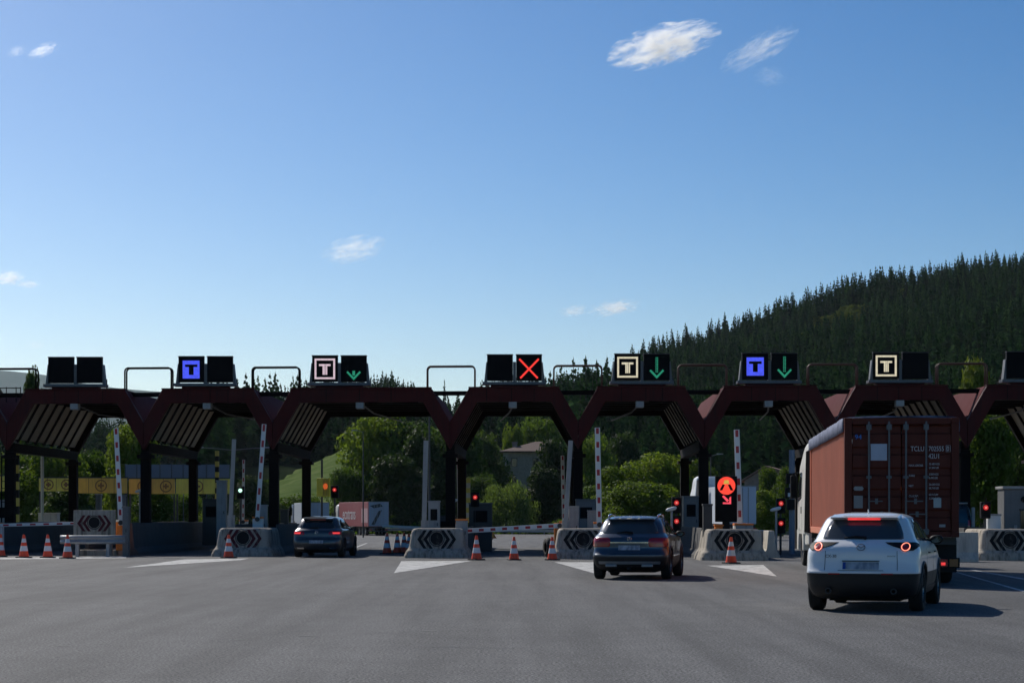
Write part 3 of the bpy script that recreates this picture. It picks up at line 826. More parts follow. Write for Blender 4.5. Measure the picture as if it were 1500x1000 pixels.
m.build('lit_arrow', E('display_arrow', (1.0, .08, .12), 1.0), s)

# traffic cones ------------------------------------------------------------
def cone_proto():
    r = thing('traffic_cone', 'cone', 'cone')
    def seg(z0, z1):
        f = lambda z: .155 * (1 - z / .86) + .03
        return [(f(z0), z0), (f(z1), z1)]
    f = lambda a, b, h: (a, b, h)
    m = MB(); m.prism([(-.22, -.2), (-.2, -.22), (.2, -.22), (.22, -.2), (.22, .2), (.2, .22), (-.2, .22), (-.22, .2)], lambda a, b: (a, b, .006), lambda a, b: (a * .96, b * .96, .045)); m.build('base', m_rubber, r)
    for k, (a, c, mm) in enumerate([(.046, .24, m_cone), (.24, .42, m_conew), (.42, .54, m_cone), (.54, .68, m_conew), (.68, .82, m_cone)]):
        m = MB(); m.lathe(seg(a, c), f, 20); m.build('sleeve' if mm is m_conew else 'cone_band', mm, r, smooth=False)
    return r
def copy_tree(o, parent=None):
    c = o.copy(); COL.objects.link(c); c.parent = parent
    for ch in list(o.children): copy_tree(ch, c)
    return c
CONES = [(1, 815, 'traffic cone cut by the left edge of the photo', 1), (35, 816.5, 'traffic cone second from the left in the row of four', 1),
         (70, 816.5, 'traffic cone third from the left in the row of four', 1), (99, 817.5, 'traffic cone in front of the guard rail bumper', 1),
         (335, 817, 'traffic cone in front of the maroon chevron island', 1), (698, 820, 'traffic cone beside the pale chevron island under the barrier tip', 1),
         (753, 820, 'traffic cone with wide white band in the middle of the closed lane', .95), (809, 820, 'traffic cone at the right side of the closed lane', .95),
         (1071, 825, 'traffic cone in front of the island with the red-lit display', 1), (567, 811, 'front traffic cone beside the dark grey hatchback lane', 1),
         (582, 810, 'second traffic cone left of the pale chevron island', .98), (592, 809.5, 'dull traffic cone in the shade among the cones left of the pale chevron island', .98),
         (599, 810.5, 'fourth traffic cone left of the pale chevron island', .95), (605, 809, 'traffic cone half hidden by the pale chevron island', .95)]
proto = cone_proto()
for k, (x, y, lab, sc) in enumerate(CONES):
    o = proto if k == 0 else copy_tree(proto)
    X, Y = gnd(x, y); o.location = (X, Y, 0); o.rotation_euler = (0, 0, random.uniform(0, 1.5)); o.scale = (sc, sc, sc)
    o['label'] = lab; o['group'] = 'orange and white traffic cones'

# jersey barriers on the right lanes --------------------------------------
def jersey(label, x, y, L, rz, mat=m_concrete_white, h=.95):
    X, Y = gnd(x, y)
    s = tag(None or MB().prism([(-.3, -.02), (.3, -.02), (.3, .08), (.16, .3), (.1, h), (-.1, h), (-.16, .3), (-.3, .08)], lambda a, z: (a, 0, z), lambda a, z: (a, L, z)).build('concrete_barrier', mat, None, bevel=.02, loc=(X, Y, 0), rz=rz), label, 'barrier')
    return s
jersey('pale concrete road barrier left of the container truck cab', 1130, 816.5, 4.0, -.02)
jersey('second pale concrete road barrier behind the island with the red-lit display', 1112, 815, 5.0, .02)
jersey('dirty white concrete barrier right of the container truck', 1433, 822.5, 2.3, 1.38)

# =================================================================== VEHICLES
def pchip(xs, ys, q):
    n = len(xs); h = [xs[i + 1] - xs[i] for i in range(n - 1)]; dl = [(ys[i + 1] - ys[i]) / h[i] for i in range(n - 1)]
    d = [dl[0]] + [0 if dl[i - 1] * dl[i] <= 0 else 2 * dl[i - 1] * dl[i] / (dl[i - 1] + dl[i]) for i in range(1, n - 1)] + [dl[-1]]
    q = min(max(q, xs[0]), xs[-1]); i = 0
    while i < n - 2 and q > xs[i + 1]: i += 1
    t = (q - xs[i]) / h[i]
    return (ys[i] * (1 + 2 * t) * (1 - t) ** 2 + d[i] * h[i] * t * (1 - t) ** 2 + ys[i + 1] * t * t * (3 - 2 * t) + d[i + 1] * h[i] * t * t * (t - 1))

class CarShape:
    def __init__(s, levels, L, k=.035, m=3.0):
        s.lv = levels; s.L = L; s.k = k; s.m = m
        s.z = [l[0] for l in levels]
        s.cache = {}
    def at(s, z):
        z = round(z, 4)
        if z not in s.cache: s.cache[z] = tuple(pchip(s.z, [l[i] for l in s.lv], z) for i in range(1, 6))
        return s.cache[z]
    def warp(s, x, y): return x * (1 - s.k * ((y - s.L / 2) / (s.L / 2)) ** 2)
    def rear(s, x, z):
        w, r, f, cr, cf = s.at(z); q = min(abs(x) / w, .9995)
        return r + cr * (1 - (1 - q ** s.m) ** (1 / s.m))
    def side(s, y, z):
        w, r, f, cr, cf = s.at(z)
        if y < r + cr: q = max(0, min(1, 1 - (y - r) / cr)); return w * (1 - q ** s.m) ** (1 / s.m)
        if y > f - cf: q = max(0, min(1, 1 - (f - y) / cf)); return w * (1 - q ** s.m) ** (1 / s.m)
        return w
    def ring(s, z, nc=9, ns=16):
        w, r, f, cr, cf = s.at(z); e = 2 / s.m; P = []
        for k in range(nc + 1):
            a = k / nc * math.pi / 2; P.append((w * math.sin(a) ** e, r + cr * (1 - math.cos(a) ** e)))
        for k in range(1, ns): P.append((w, r + cr + (f - cf - r - cr) * k / ns))
        for k in range(nc + 1):
            a = math.pi / 2 - k / nc * math.pi / 2; P.append((w * math.sin(a) ** e, f - cf * (1 - math.cos(a) ** e)))
        full = P + [(-x, y) for x, y in reversed(P[1:-1])]
        return [(s.warp(x, y), y, z) for x, y in full]
    def loft(s, z0, z1, n):
        return [s.ring(z0 + (z1 - z0) * i / n) for i in range(n + 1)]
    def rpatch(s, rows, off=.006, nx=14, nz=3, depth=.02):
        """rows: (z, x_left, x_right) on the rear face"""
        R_ = []
        for a, b in zip(rows, rows[1:]):
            for k in range(nz): t = k / nz; R_.append([p + (q - p) * t for p, q in zip(a, b)])
        R_.append(list(rows[-1]))
        def grid(o):
            G = []
            for z, xl, xr in R_:
                for i in range(nx + 1):
                    x = xl + (xr - xl) * i / nx; y = s.rear(x, z)
                    w = s.at(z)[0]; gx = o * .8 * (x / w) ** 7
                    G.append((s.warp(x, y) + gx, y - o, z))
            return G
        return s._solid(grid(off), grid(off - depth), len(R_), nx + 1)
    def spatch(s, sg, cols, off=.005, nz=5, ny=3, depth=.02):
        """cols: (y, z_low, z_high) on one side, sg = 1 right, -1 left"""
        C_ = []
        for a, b in zip(cols, cols[1:]):
            for k in range(ny): t = k / ny; C_.append([p + (q - p) * t for p, q in zip(a, b)])
        C_.append(list(cols[-1]))
        def grid(o):
            G = []
            for y, z0, z1 in C_:
                for i in range(nz + 1):
                    z = z0 + (z1 - z0) * i / nz; G.append((sg * (s.warp(s.side(y, z), y) + o), y, z))
            return G
        return s._solid(grid(off), grid(off - depth), len(C_), nz + 1)
    def _solid(s, A, B, nr, ncol):
        m = MB(); n = len(A); fs = []
        for j in range(nr - 1):
            for i in range(ncol - 1):
                a = j * ncol + i; fs += [(a, a + 1, a + 1 + ncol, a + ncol), (n + a, n + a + ncol, n + a + 1 + ncol, n + a + 1)]
        bd = [i for i in range(ncol)] + [j * ncol + ncol - 1 for j in range(1, nr)] + [(nr - 1) * ncol + i for i in range(ncol - 2, -1, -1)] + [j * ncol for j in range(nr - 2, 0, -1)]
        for a, b in zip(bd, bd[1:] + bd[:1]): fs.append((a, n + a, n + b, b))
        m.add(A + B, fs); return m

def boolean_cut(me_obj, cutter):
    md = me_obj.modifiers.new('cut', 'BOOLEAN'); md.object = cutter; md.operation = 'DIFFERENCE'; md.solver = 'EXACT'
    try: md.material_mode = 'TRANSFER'
    except Exception: pass
    dg = bpy.context.evaluated_depsgraph_get(); dg.update()
    nm = bpy.data.meshes.new_from_object(me_obj.evaluated_get(dg))
    me_obj.modifiers.clear(); old = me_obj.data; me_obj.data = nm; bpy.data.meshes.remove(old)
def smooth_angle(o, ang=35):
    me = o.data
    me.polygons.foreach_set('use_smooth', [True] * len(me.polygons))
    bm = bmesh.new(); bm.from_mesh(me)
    for e in bm.edges:
        if len(e.link_faces) == 2 and e.calc_face_angle(0) > R(ang): e.smooth = False
    bm.to_mesh(me); bm.free()

def wheel(parent, x, y, r, w, rimmat=m_rim, spokes=5, truck=False):
    sg = 1 if x > 0 else -1
    t = MB()
    prof = [(r * .66, -w * .42), (r * .8, -w * .5), (r * .93, -w * .48), (r * .985, -w * .38), (r, -w * .2), (r, w * .2), (r * .985, w * .38), (r * .93, w * .48), (r * .8, w * .5), (r * .66, w * .42)]
    f = lambda a, b, h: (h, a, b)
    t.lathe(prof, f, 36, False)
    for k in range(3):     # tread grooves as raised ribs
        c = (-.25 + .25 * k) * w
        t.lathe([(r * .99, c - w * .09), (r * 1.008, c - w * .08), (r * 1.008, c + w * .08), (r * .99, c + w * .09)], f, 36, False)
    o = t.build('tyre' if False else 'wheel', m_rubber, parent, smooth=False, loc=(x, y, r))
    q = MB(); q.lathe([(r * .66, -w * .4), (r * .64, 0), (r * .67, w * .38 * sg if sg > 0 else w * .38)], f, 30, False)
    q.lathe([(r * .1, w * .1 * sg), (r * .16, w * .3 * sg), (r * .05, w * .36 * sg)], f, 18)
    for k in range(spokes):
        a = 2 * math.pi * k / spokes
        ca, sa = math.cos(a), math.sin(a)
        def P(rr, tt, h): return (h * sg, rr * ca - tt * sa, rr * sa + tt * ca)
        q.hexa([P(r * .1, -r * .07, w * .18), P(r * .66, -r * .05, w * .22), P(r * .66, r * .05, w * .22), P(r * .1, r * .07, w * .18),
                P(r * .1, -r * .06, w * .32), P(r * .66, -r * .045, w * .36), P(r * .66, r * .045, w * .36), P(r * .1, r * .06, w * .32)])
    q.build('rim', rimmat, o, smooth=False)
    q = MB(); q.lathe([(.01, -w * .1), (r * .6, -w * .1), (r * .6, w * .02), (.01, w * .02)], f, 20, False); q.build('brake_disc', m_dgrey, o)
    return o

def paint(name, col, metal=.0, rough=.35, coat=.8):
    t = NT(name); v = t.coords()
    c = t.mix(t.noise(v, 3.5, 4), [x * .95 for x in col], [min(1, x * 1.04) for x in col])
    dust = t.ramp(t.noise(v, 1.7, 6, .7), [(.45, 0), (.8, 1)])
    c = t.mix(t.math('MULTIPLY', dust, .1), c, (.3, .28, .25))
    t.principled(c, t.math('ADD', t.math('MULTIPLY', t.noise(v, 5, 4), .1), rough - .05), metal, .5, None, coat); return t.m
def plate_mat():
    t = NT('smudged_number_plate'); v = t.coords((9, 1, 5))
    c = t.ramp(t.noise(v, 1.2, 2, .5), [(.38, (.2, .23, .28)), (.62, (.42, .46, .52))])
    t.principled(c, .5); return t.m
m_plate = plate_mat()
m_plateblue = M('plate_blue', (.02, .06, .3), .4)
m_clad = M('black_cladding', (.014, .014, .015), .55, 0, .15, 4., bump=.15, bs=120)

def car_base(name, label, shape, loc, rz, body_m, zsplit, low_m, wheels, r, tw, rimm, zt, group=None, ztop_n=40):
    root = thing(name, label, 'car', (loc[0], loc[1], 0), rz, group)
    m = MB(); z0 = shape.z[0]
    m.rings(shape.loft(z0, zsplit, 16)); low = m.build('lower_body', low_m, root)
    m = MB(); m.rings(shape.loft(zsplit + .001, zt, ztop_n)); body = m.build('body', body_m, root)
    cut = MB()
    for (x, y) in wheels: cut.cyl((x - .16 * (1 if x > 0 else -1) - .0, y, r), (x + .4 * (1 if x > 0 else -1), y, r), r + .055, n=40)
    c = cut.build('cutter', m_clad)
    c.parent = root
    for o in (low, body):
        boolean_cut(o, c); smooth_angle(o, 32)
    me = c.data; bpy.data.objects.remove(c); bpy.data.meshes.remove(me)
    for (x, y) in wheels: wheel(root, x, y, r, tw, rimm)
    for (x, y) in wheels:     # arch lip
        sg = 1 if x > 0 else -1; P = []
        for k in range(25):
            a = R(-14 + 208 * k / 24); yy = y + (r + .07) * math.cos(a); zz = r + (r + .07) * math.sin(a)
            P.append((sg * (shape.warp(shape.side(yy, max(zz, z0)), yy) - .004), yy, max(zz, z0 + .02)))
        q = MB(); q.tube(P, .03, 6); q.build('wheel_arch', m_clad, root, smooth=True)
    m = MB(); m.box(-.55, .55, .55, shape.L - .7, .16, .3); m.build('underbody', m_black, root)
    for y in (wheels[0][1], wheels[2][1]):
        m = MB(); m.cyl((-.7, y, r), (.7, y, r), .05, n=8); m.build('axle', m_black, root)
    return root, body
def mirror(root, shape, y, z, mat):
    for sg in (-1, 1):
        x = sg * (shape.side(y, z) + .1)
        m = MB(); n = 12
        m.lathe([(.005, 0), (.6, .05), (.95, .25), (1, .5), (.85, .8), (.4, 1.0), (.005, 1.04)], lambda a, b, h: (x + sg * .02 + a * .115, y - .06 + h * .14, z + b * .075), 18); hd = m.build('mirror', mat, root, smooth=True)
        m = MB(); m.hexa([(x - sg * .16, y, z - .07), (x - sg * .02, y, z - .05), (x - sg * .02, y + .05, z - .05), (x - sg * .16, y + .06, z - .07),
                          (x - sg * .16, y, z - .03), (x - sg * .02, y, z - .01), (x - sg * .02, y + .05, z - .01), (x - sg * .16, y + .06, z - .03)]); m.build('mirror_arm', m_clad, hd)
        m = MB(); m.lathe([(.01, 0), (.85, .0), (.9, .02)], lambda a, b, h: (x + sg * .02 + a * .1, y - .066 + h * .2, z + b * .062), 18); m.build('mirror_glass', m_glass, hd)
def sideglass(root, shape, cols, pillars):
    for sg in (-1, 1):
        g = shape.spatch(sg, cols, .004, 5, 4).build('side_window', m_glass, root, smooth=True)
        for y in pillars: shape.spatch(sg, [(y - .045, interp(y, [(c[0], c[1]) for c in cols]), interp(y, [(c[0], c[2]) for c in cols])), (y + .045, interp(y + .04, [(c[0], c[1]) for c in cols]), interp(y + .04, [(c[0], c[2]) for c in cols]))], .008, 5, 2).build('window_pillar', m_black, g)
def doorlines(root, shape, ys, z0, z1):
    for sg in (-1, 1):
        for y in ys:
            shape.spatch(sg, [(y, z0, z1), (y + .012, z0, z1)], .0015, 8, 1, .01).build('door_seam', m_black, root)
        for y in (ys[0] + .18, ys[1] + .18) if len(ys) > 1 else ():
            shape.spatch(sg, [(y, .895, .915), (y + .2, .89, .915)], .03, 2, 2, .035).build('door_handle', m_dgrey, root)

m_glass1 = M('sky_pale_glass', (.05, .058, .064), .05, 0, .25, 2., spec=.6, rvar=.02)  # base colour lightened to stand in for reflected sky
# ---- white crossover ------------------------------------------------------
LV = [(.19, .70, .36, 4.05, .30, .5), (.26, .81, .16, 4.3, .36, .6), (.40, .865, .05, 4.36, .38, .75), (.55, .888, .015, 4.38, .38, .8), (.625, .895, .0, 4.37, .36, .8),
      (.66, .893, .025, 4.35, .36, .8), (.80, .893, .06, 4.2, .36, .85), (.92, .888, .065, 3.75, .40, .7), (1.0, .868, .10, 3.4, .44, .5), (1.06, .835, .17, 3.18, .46, .4),
      (1.11, .795, .25, 3.0, .44, .4), (1.20, .755, .34, 2.8, .40, .4), (1.30, .712, .43, 2.6, .36, .4), (1.40, .662, .53, 2.36, .32, .4), (1.455, .622, .60, 2.2, .3, .4),
      (1.50, .55, .74, 2.05, .3, .4), (1.53, .43, .98, 1.9, .3, .35), (1.543, .30, 1.2, 1.75, .2, .2)]
S1 = CarShape(LV, 4.395)
m_wpaint = paint('white_car_paint', (.84, .85, .85), 0, .3)
wl4 = [(-.775, .86), (.775, .86), (-.775, 3.51), (.775, 3.51)]
cx, cy = wx(1260, 29.4), 29.4
car1, body1 = car_base('white_car', 'white compact crossover with lit ring tail lamps behind the container truck', S1, (cx, cy), -R(17.5), m_wpaint, .60, m_clad, wl4, .345, .225, m_rim, 1.543)
g = S1.rpatch([(1.125, -.60, .60), (1.14, -.635, .635), (1.22, -.62, .62), (1.33, -.575, .575), (1.405, -.53, .53), (1.43, -.5, .5)], .006).build('rear_window', m_glass1, car1, smooth=True)
m = MB(); m.tube([(-.28, S1.rear(.28, 1.16) - .02, 1.145), (-.1, S1.rear(.1, 1.17) - .025, 1.165), (.06, S1.rear(0, 1.14) - .03, 1.145)], [.012, .02, .03], 6); m.build('wiper', m_black, g)
m = MB(); m.hexa([(-.53, .52, 1.437), (.53, .52, 1.437), (.56, .95, 1.46), (-.56, .95, 1.46), (-.52, .455, 1.468), (.52, .455, 1.468), (.53, .95, 1.512), (-.53, .95, 1.512)]); sp = m.build('spoiler', m_wpaint, car1, bevel=.012)
m = MB(); m.box(-.25, .25, .462, .5, 1.422, 1.446); m.build('brake_light', e_brake, sp)
for sg in (-1, 1):
    rows = [(.955, .66, .80), (.985, .62, .84), (1.02, .50, .865), (1.05, .42, .85), (1.075, .38, .82), (1.082, .365, .79)]
    rows = [(z, a if sg > 0 else -b, b if sg > 0 else -a) for z, a, b in rows]
    lp = S1.rpatch(rows, .008, 14, 3).build('tail_lamp', m_lens if False else m_black, car1, smooth=True)
    cxl, czl = sg * .695, 1.015
    n = 28; P = []
    for k in range(n):
        a = 2 * math.pi * k / n; x, z = cxl + .062 * math.cos(a), czl + .058 * math.sin(a); P.append((S1.warp(x, 0), S1.rear(x, z) - .02, z))
    m = MB(); m.tube(P, .0075, 8, True); m.build('lit_ring', e_ring, lp, smooth=True)
    m = MB(); m.lathe([(.004, 0), (.05, 0), (.075, .012), (.08, .03)], lambda a, b, h: (S1.warp(cxl + a, 0), S1.rear(cxl + a, czl + b) - .016 + h * .3, czl + b * .95), 24, False); m.build('lamp_bowl', m_lens, lp, smooth=True)
    S1.rpatch([(.585, sg * .42 - .09, sg * .42 + .09), (.605, sg * .42 - .09, sg * .42 + .09)], .012, 6, 1).build('reflector', m_lens, car1)
S1.rpatch([(.665, -.285, .285), (.775, -.285, .285)], .012, 8, 2).build('number_plate', m_plate, car1)
S1.rpatch([(.667, -.283, -.235), (.773, -.283, -.235)], .014, 3, 2).build('plate_band', m_plateblue, car1)
S1.rpatch([(.785, -.29, .29), (.80, -.30, .30)], .02, 8, 1, .03).build('plate_trim', m_dgrey, car1)
S1.rpatch([(.645, -.36, .36), (.652, -.36, .36)], .004, 8, 1, .01).build('tailgate_seam', m_dgrey, car1)
for sg in (-1, 1):
    S1.rpatch([(.65, sg * .575 - .004, sg * .575 + .004), (.95, sg * .565 - .004, sg * .565 + .004)], .003, 2, 6, .01).build('tailgate_seam', m_dgrey, car1)
    m = MB(); m.lathe([(.03, 0), (.045, 0), (.045, .1), (.03, .1)], lambda a, b, h: (sg * .5 + a, .03 + h, .33 + b), 18, False); m.build('exhaust_pipe', m_dgrey, car1)
P = [(.062 * math.cos(2 * math.pi * k / 28), S1.rear(0, 1.0) - .012 + (.048 * math.sin(2 * math.pi * k / 28)) * .45, 1.005 + .048 * math.sin(2 * math.pi * k / 28)) for k in range(28)]
m = MB(); m.tube(P, .006, 6, True)
m.tube([(-.055, S1.rear(0, 1.02) - .012, 1.022), (-.02, S1.rear(0, 1.015) - .012, 1.012), (0, S1.rear(0, .995) - .012, .99), (.02, S1.rear(0, 1.015) - .012, 1.012), (.055, S1.rear(0, 1.02) - .012, 1.022)], .006, 6); m.build('emblem', m_grey, car1, smooth=True)
text('model_lettering', 'CX-30', .065, m_grey, car1, (-.55, S1.rear(.5, .86) - .004, .845), (R(84), 0, R(-6)))
text('model_lettering', 'SKYACTIV', .028, m_grey, car1, (.4, S1.rear(.45, .86) - .006, .86), (R(84), 0, R(7)))
sideglass(car1, S1, [(.78, 1.13, 1.16), (.95, 1.11, 1.32), (1.2, 1.1, 1.42), (1.6, 1.09, 1.45), (2.0, 1.085, 1.44), (2.3, 1.08, 1.40), (2.6, 1.075, 1.25), (2.85, 1.07, 1.1)], [1.25, 2.0])
doorlines(car1, S1, [1.35, 2.35], .35, 1.05)
mirror(car1, S1, 2.6, 1.1, m_black)
for sg in (-1, 1): S1.spatch(sg, [(1.0, .2, .4), (1.3, .2, .37), (3.0, .2, .37), (3.1, .2, .42)], .012, 3, 3).build('sill', m_clad, car1)
m = MB(); m.lathe([(.001, 0), (.035, .0), (.012, .12), (.001, .13)], lambda a, b, h: (a * .4, 1.05 - h * .4 + b, 1.53 + h * .5), 10); m.build('roof_antenna', m_wpaint, car1)

# ---- blue-grey crossover --------------------------------------------------
LV2 = [(.19, .68, .42, 4.0, .3, .5), (.25, .78, .2, 4.25, .36, .6), (.38, .865, .06, 4.36, .36, .75), (.5, .89, .01, 4.4, .34, .8), (.57, .9, .0, 4.4, .34, .8), (.62, .9, .05, 4.38, .34, .8),
       (.75, .9, .10, 4.25, .34, .85), (.88, .9, .10, 3.85, .36, .7), (.97, .885, .13, 3.5, .40, .5), (1.02, .85, .2, 3.3, .42, .4), (1.07, .805, .27, 3.1, .42, .4),
       (1.15, .775, .34, 2.9, .38, .4), (1.25, .735, .43, 2.65, .34, .4), (1.35, .685, .54, 2.4, .3, .4), (1.41, .64, .64, 2.2, .3, .4), (1.45, .575, .78, 2.05, .3, .4), (1.475, .45, 1.0, 1.9, .3, .35), (1.485, .32, 1.2, 1.75, .2, .2)]
S2 = CarShape(LV2, 4.42)
m_bpaint = paint('blue_grey_car_paint', (.065, .08, .105), .55, .3)
wl2 = [(-.79, .87), (.79, .87), (-.79, 3.57), (.79, 3.57)]
cx, cy = wx(921, 44.2), 44.2
car2, body2 = car_base('blue_grey_car', 'dark blue-grey crossover with silver roof rails driving to the lane', S2, (cx, cy), -R(10.5), m_bpaint, .53, m_clad, wl2, .35, .23, m_rim, 1.485)
g = S2.rpatch([(1.075, -.62, .62), (1.09, -.66, .66), (1.18, -.635, .635), (1.28, -.59, .59), (1.35, -.545, .545), (1.37, -.52, .52)], .006).build('rear_window', m_glass1, car2, smooth=True)
m = MB(); m.tube([(-.3, S2.rear(.3, 1.09) - .02, 1.085), (-.1, S2.rear(.1, 1.11) - .025, 1.11), (.06, S2.rear(0, 1.08) - .03, 1.09)], [.012, .02, .03], 6); m.build('wiper', m_black, g)
m = MB(); m.hexa([(-.55, .52, 1.377), (.55, .52, 1.377), (.57, .98, 1.41), (-.57, .98, 1.41), (-.54, .465, 1.41), (.54, .465, 1.41), (.545, .98, 1.458), (-.545, .98, 1.458)]); sp = m.build('spoiler', m_bpaint, car2, bevel=.012)
for sg in (-1, 1):
    rows = [(.76, .50, .875), (.79, .47, .892), (.87, .45, .893), (.95, .47, .885), (.975, .52, .86)]
    rows = [(z, a if sg > 0 else -b, b if sg > 0 else -a) for z, a, b in rows]
    lp = S2.rpatch(rows, .01, 16, 3).build('tail_lamp', m_lens, car2, smooth=True)
    rows = [(.845, .5, .86), (.875, .5, .86)]
    rows = [(z, a if sg > 0 else -b, b if sg > 0 else -a) for z, a, b in rows]
    S2.rpatch(rows, .014, 12, 1).build('lamp_strip', M('red_lamp_strip', (.5, .03, .04), .2), lp)
    S2.spatch(sg, [(.3, .70, .95), (.36, .6, .93), (.44, .58, .86)], .006, 4, 3).build('reflector_edge', m_amberlens if sg > 0 else m_bpaint, car2, smooth=True)
    m = MB(); m.tube([(sg * .57, .85, 1.445), (sg * .585, 1.0, 1.495), (sg * .59, 1.5, 1.515), (sg * .585, 2.0, 1.495), (sg * .575, 2.15, 1.44)], .022, 8); m.build('roof_rail', m_chrome, car2, smooth=True)
    m = MB(); m.box(sg * .42 - .13, sg * .42 + .13, .03, .16, .3, .36); m.build('exhaust_trim', m_galv, car2, bevel=.015)
S2.rpatch([(.855, -.46, .46), (.873, -.46, .46)], .016, 12, 1, .03).build('chrome_strip', m_chrome, car2)
S2.rpatch([(.69, -.26, .26), (.80, -.26, .26)], .012, 8, 2).build('number_plate', m_plate, car2)
S2.rpatch([(.36, -.72, .72), (.385, -.74, .74), (.43, -.74, .74)], .014, 14, 2, .04).build('skid_plate', m_galv, car2)
S2.rpatch([(.60, -.5, .5), (.607, -.5, .5)], .004, 8, 1, .01).build('tailgate_seam', m_black, car2)
P = [(.045 * math.cos(2 * math.pi * k / 24), S2.rear(0, .95) - .012, .945 + .045 * math.sin(2 * math.pi * k / 24)) for k in range(24)]
m = MB(); m.tube(P, .005, 6, True)
for a in (90, 210, 330): m.tube([(0, S2.rear(0, .945) - .013, .945), (.044 * math.cos(R(a)), S2.rear(0, .945) - .012, .945 + .044 * math.sin(R(a)))], .004, 6)
m.build('emblem', m_chrome, car2)
m = MB(); m.cyl((0, .1, .27), (0, .0, .27), .045, n=10); m.build('tow_bar', m_black, car2)
sideglass(car2, S2, [(.8, 1.08, 1.1), (.95, 1.06, 1.25), (1.2, 1.05, 1.36), (1.6, 1.04, 1.4), (2.0, 1.035, 1.4), (2.3, 1.03, 1.36), (2.6, 1.03, 1.22), (2.9, 1.02, 1.06)], [1.3, 2.05])
doorlines(car2, S2, [1.38, 2.4], .35, 1.0)
mirror(car2, S2, 2.65, 1.05, m_black)

# ---- dark grey hatchback --------------------------------------------------
LV3 = [(.18, .68, .4, 3.95, .3, .5), (.25, .79, .16, 4.15, .36, .6), (.36, .86, .05, 4.22, .36, .75), (.5, .885, .0, 4.26, .36, .8), (.62, .893, .015, 4.25, .36, .8), (.72, .893, .06, 4.15, .36, .8),
       (.85, .89, .07, 3.8, .38, .7), (.94, .875, .10, 3.45, .42, .5), (.99, .84, .17, 3.25, .44, .4), (1.04, .795, .24, 3.05, .42, .4), (1.12, .765, .3, 2.85, .38, .4), (1.22, .722, .38, 2.6, .34, .4),
       (1.32, .672, .48, 2.36, .3, .4), (1.38, .63, .56, 2.2, .3, .4), (1.42, .56, .7, 2.05, .3, .4), (1.445, .44, .95, 1.9, .3, .35), (1.456, .3, 1.2, 1.75, .2, .2)]
S3 = CarShape(LV3, 4.28)
m_gpaint = paint('dark_grey_car_paint', (.055, .06, .07), .5, .32)
wl3 = [(-.78, .82), (.78, .82), (-.78, 3.45), (.78, 3.45)]
cx, cy = wx(463, 67.6), 67.6
car3, body3 = car_base('grey_hatchback', 'dark grey hatchback with red tail lights waiting in the toll lane', S3, (cx, cy), -R(4), m_gpaint, .30, m_clad, wl3, .325, .22, m_darkrim, 1.456)
g = S3.rpatch([(1.03, -.60, .60), (1.045, -.64, .64), (1.13, -.62, .62), (1.23, -.58, .58), (1.31, -.53, .53)], .006).build('rear_window', m_glass, car3, smooth=True)
m = MB(); m.tube([(-.28, S3.rear(.28, 1.05) - .02, 1.05), (.05, S3.rear(0, 1.05) - .03, 1.06)], [.012, .025], 6); m.build('wiper', m_black, g)
m = MB(); m.hexa([(-.54, .44, 1.335), (.54, .44, 1.335), (.56, .9, 1.375), (-.56, .9, 1.375), (-.53, .38, 1.375), (.53, .38, 1.375), (.53, .9, 1.428), (-.53, .9, 1.428)]); sp = m.build('spoiler', m_gpaint, car3, bevel=.012)
m = MB(); m.box(-.28, .28, .385, .45, 1.32, 1.348); m.build('brake_light', m_lens, sp)
for sg in (-1, 1):
    rows = [(.80, .48, .86), (.83, .44, .885), (.90, .46, .885), (.94, .52, .86)]
    rows = [(z, a if sg > 0 else -b, b if sg > 0 else -a) for z, a, b in rows]
    lp = S3.rpatch(rows, .009, 14, 3).build('tail_lamp', m_lens, car3, smooth=True)
    rows = [(.835, .6, .83), (.895, .58, .83)]
    rows = [(z, a if sg > 0 else -b, b if sg > 0 else -a) for z, a, b in rows]
    S3.rpatch(rows, .013, 8, 1).build('brake_light', e_brake, lp)
    S3.rpatch([(.3, sg * .6 - .12, sg * .6 + .12), (.35, sg * .6 - .13, sg * .6 + .13)], .012, 6, 1, .03).build('exhaust_trim', m_chrome, car3)
S3.rpatch([(.5, -.26, .26), (.61, -.26, .26)], .012, 8, 2).build('number_plate', m_plate, car3)
P = [(.05 * math.cos(2 * math.pi * k / 24), S3.rear(0, .87) - .012, .88 + .05 * math.sin(2 * math.pi * k / 24)) for k in range(24)]
m = MB(); m.tube(P, .006, 6, True); m.tube([(-.03, S3.rear(0, .9) - .013, .91), (-.012, S3.rear(0, .87) - .013, .85), (0, S3.rear(0, .87) - .013, .88), (.012, S3.rear(0, .87) - .013, .85), (.03, S3.rear(0, .9) - .013, .91)], .004, 6); m.build('emblem', m_chrome, car3)
S3.rpatch([(.635, -.55, .55), (.642, -.55, .55)], .004, 8, 1, .01).build('tailgate_seam', m_black, car3)
sideglass(car3, S3, [(.72, 1.05, 1.07), (.9, 1.02, 1.25), (1.2, 1.01, 1.33), (1.6, 1.0, 1.37), (2.0, 1.0, 1.36), (2.3, .995, 1.32), (2.6, .99, 1.18), (2.9, .985, 1.02)], [1.3, 2.05])
doorlines(car3, S3, [1.35, 2.35], .32, .97)
mirror(car3, S3, 2.6, 1.02, m_black)
m = MB(); m.lathe([(.001, 0), (.035, .0), (.012, .12), (.001, .13)], lambda a, b, h: (a * .4, 1.0 - h * .4 + b, 1.45 + h * .4), 10); m.build('roof_antenna', m_black, car3)

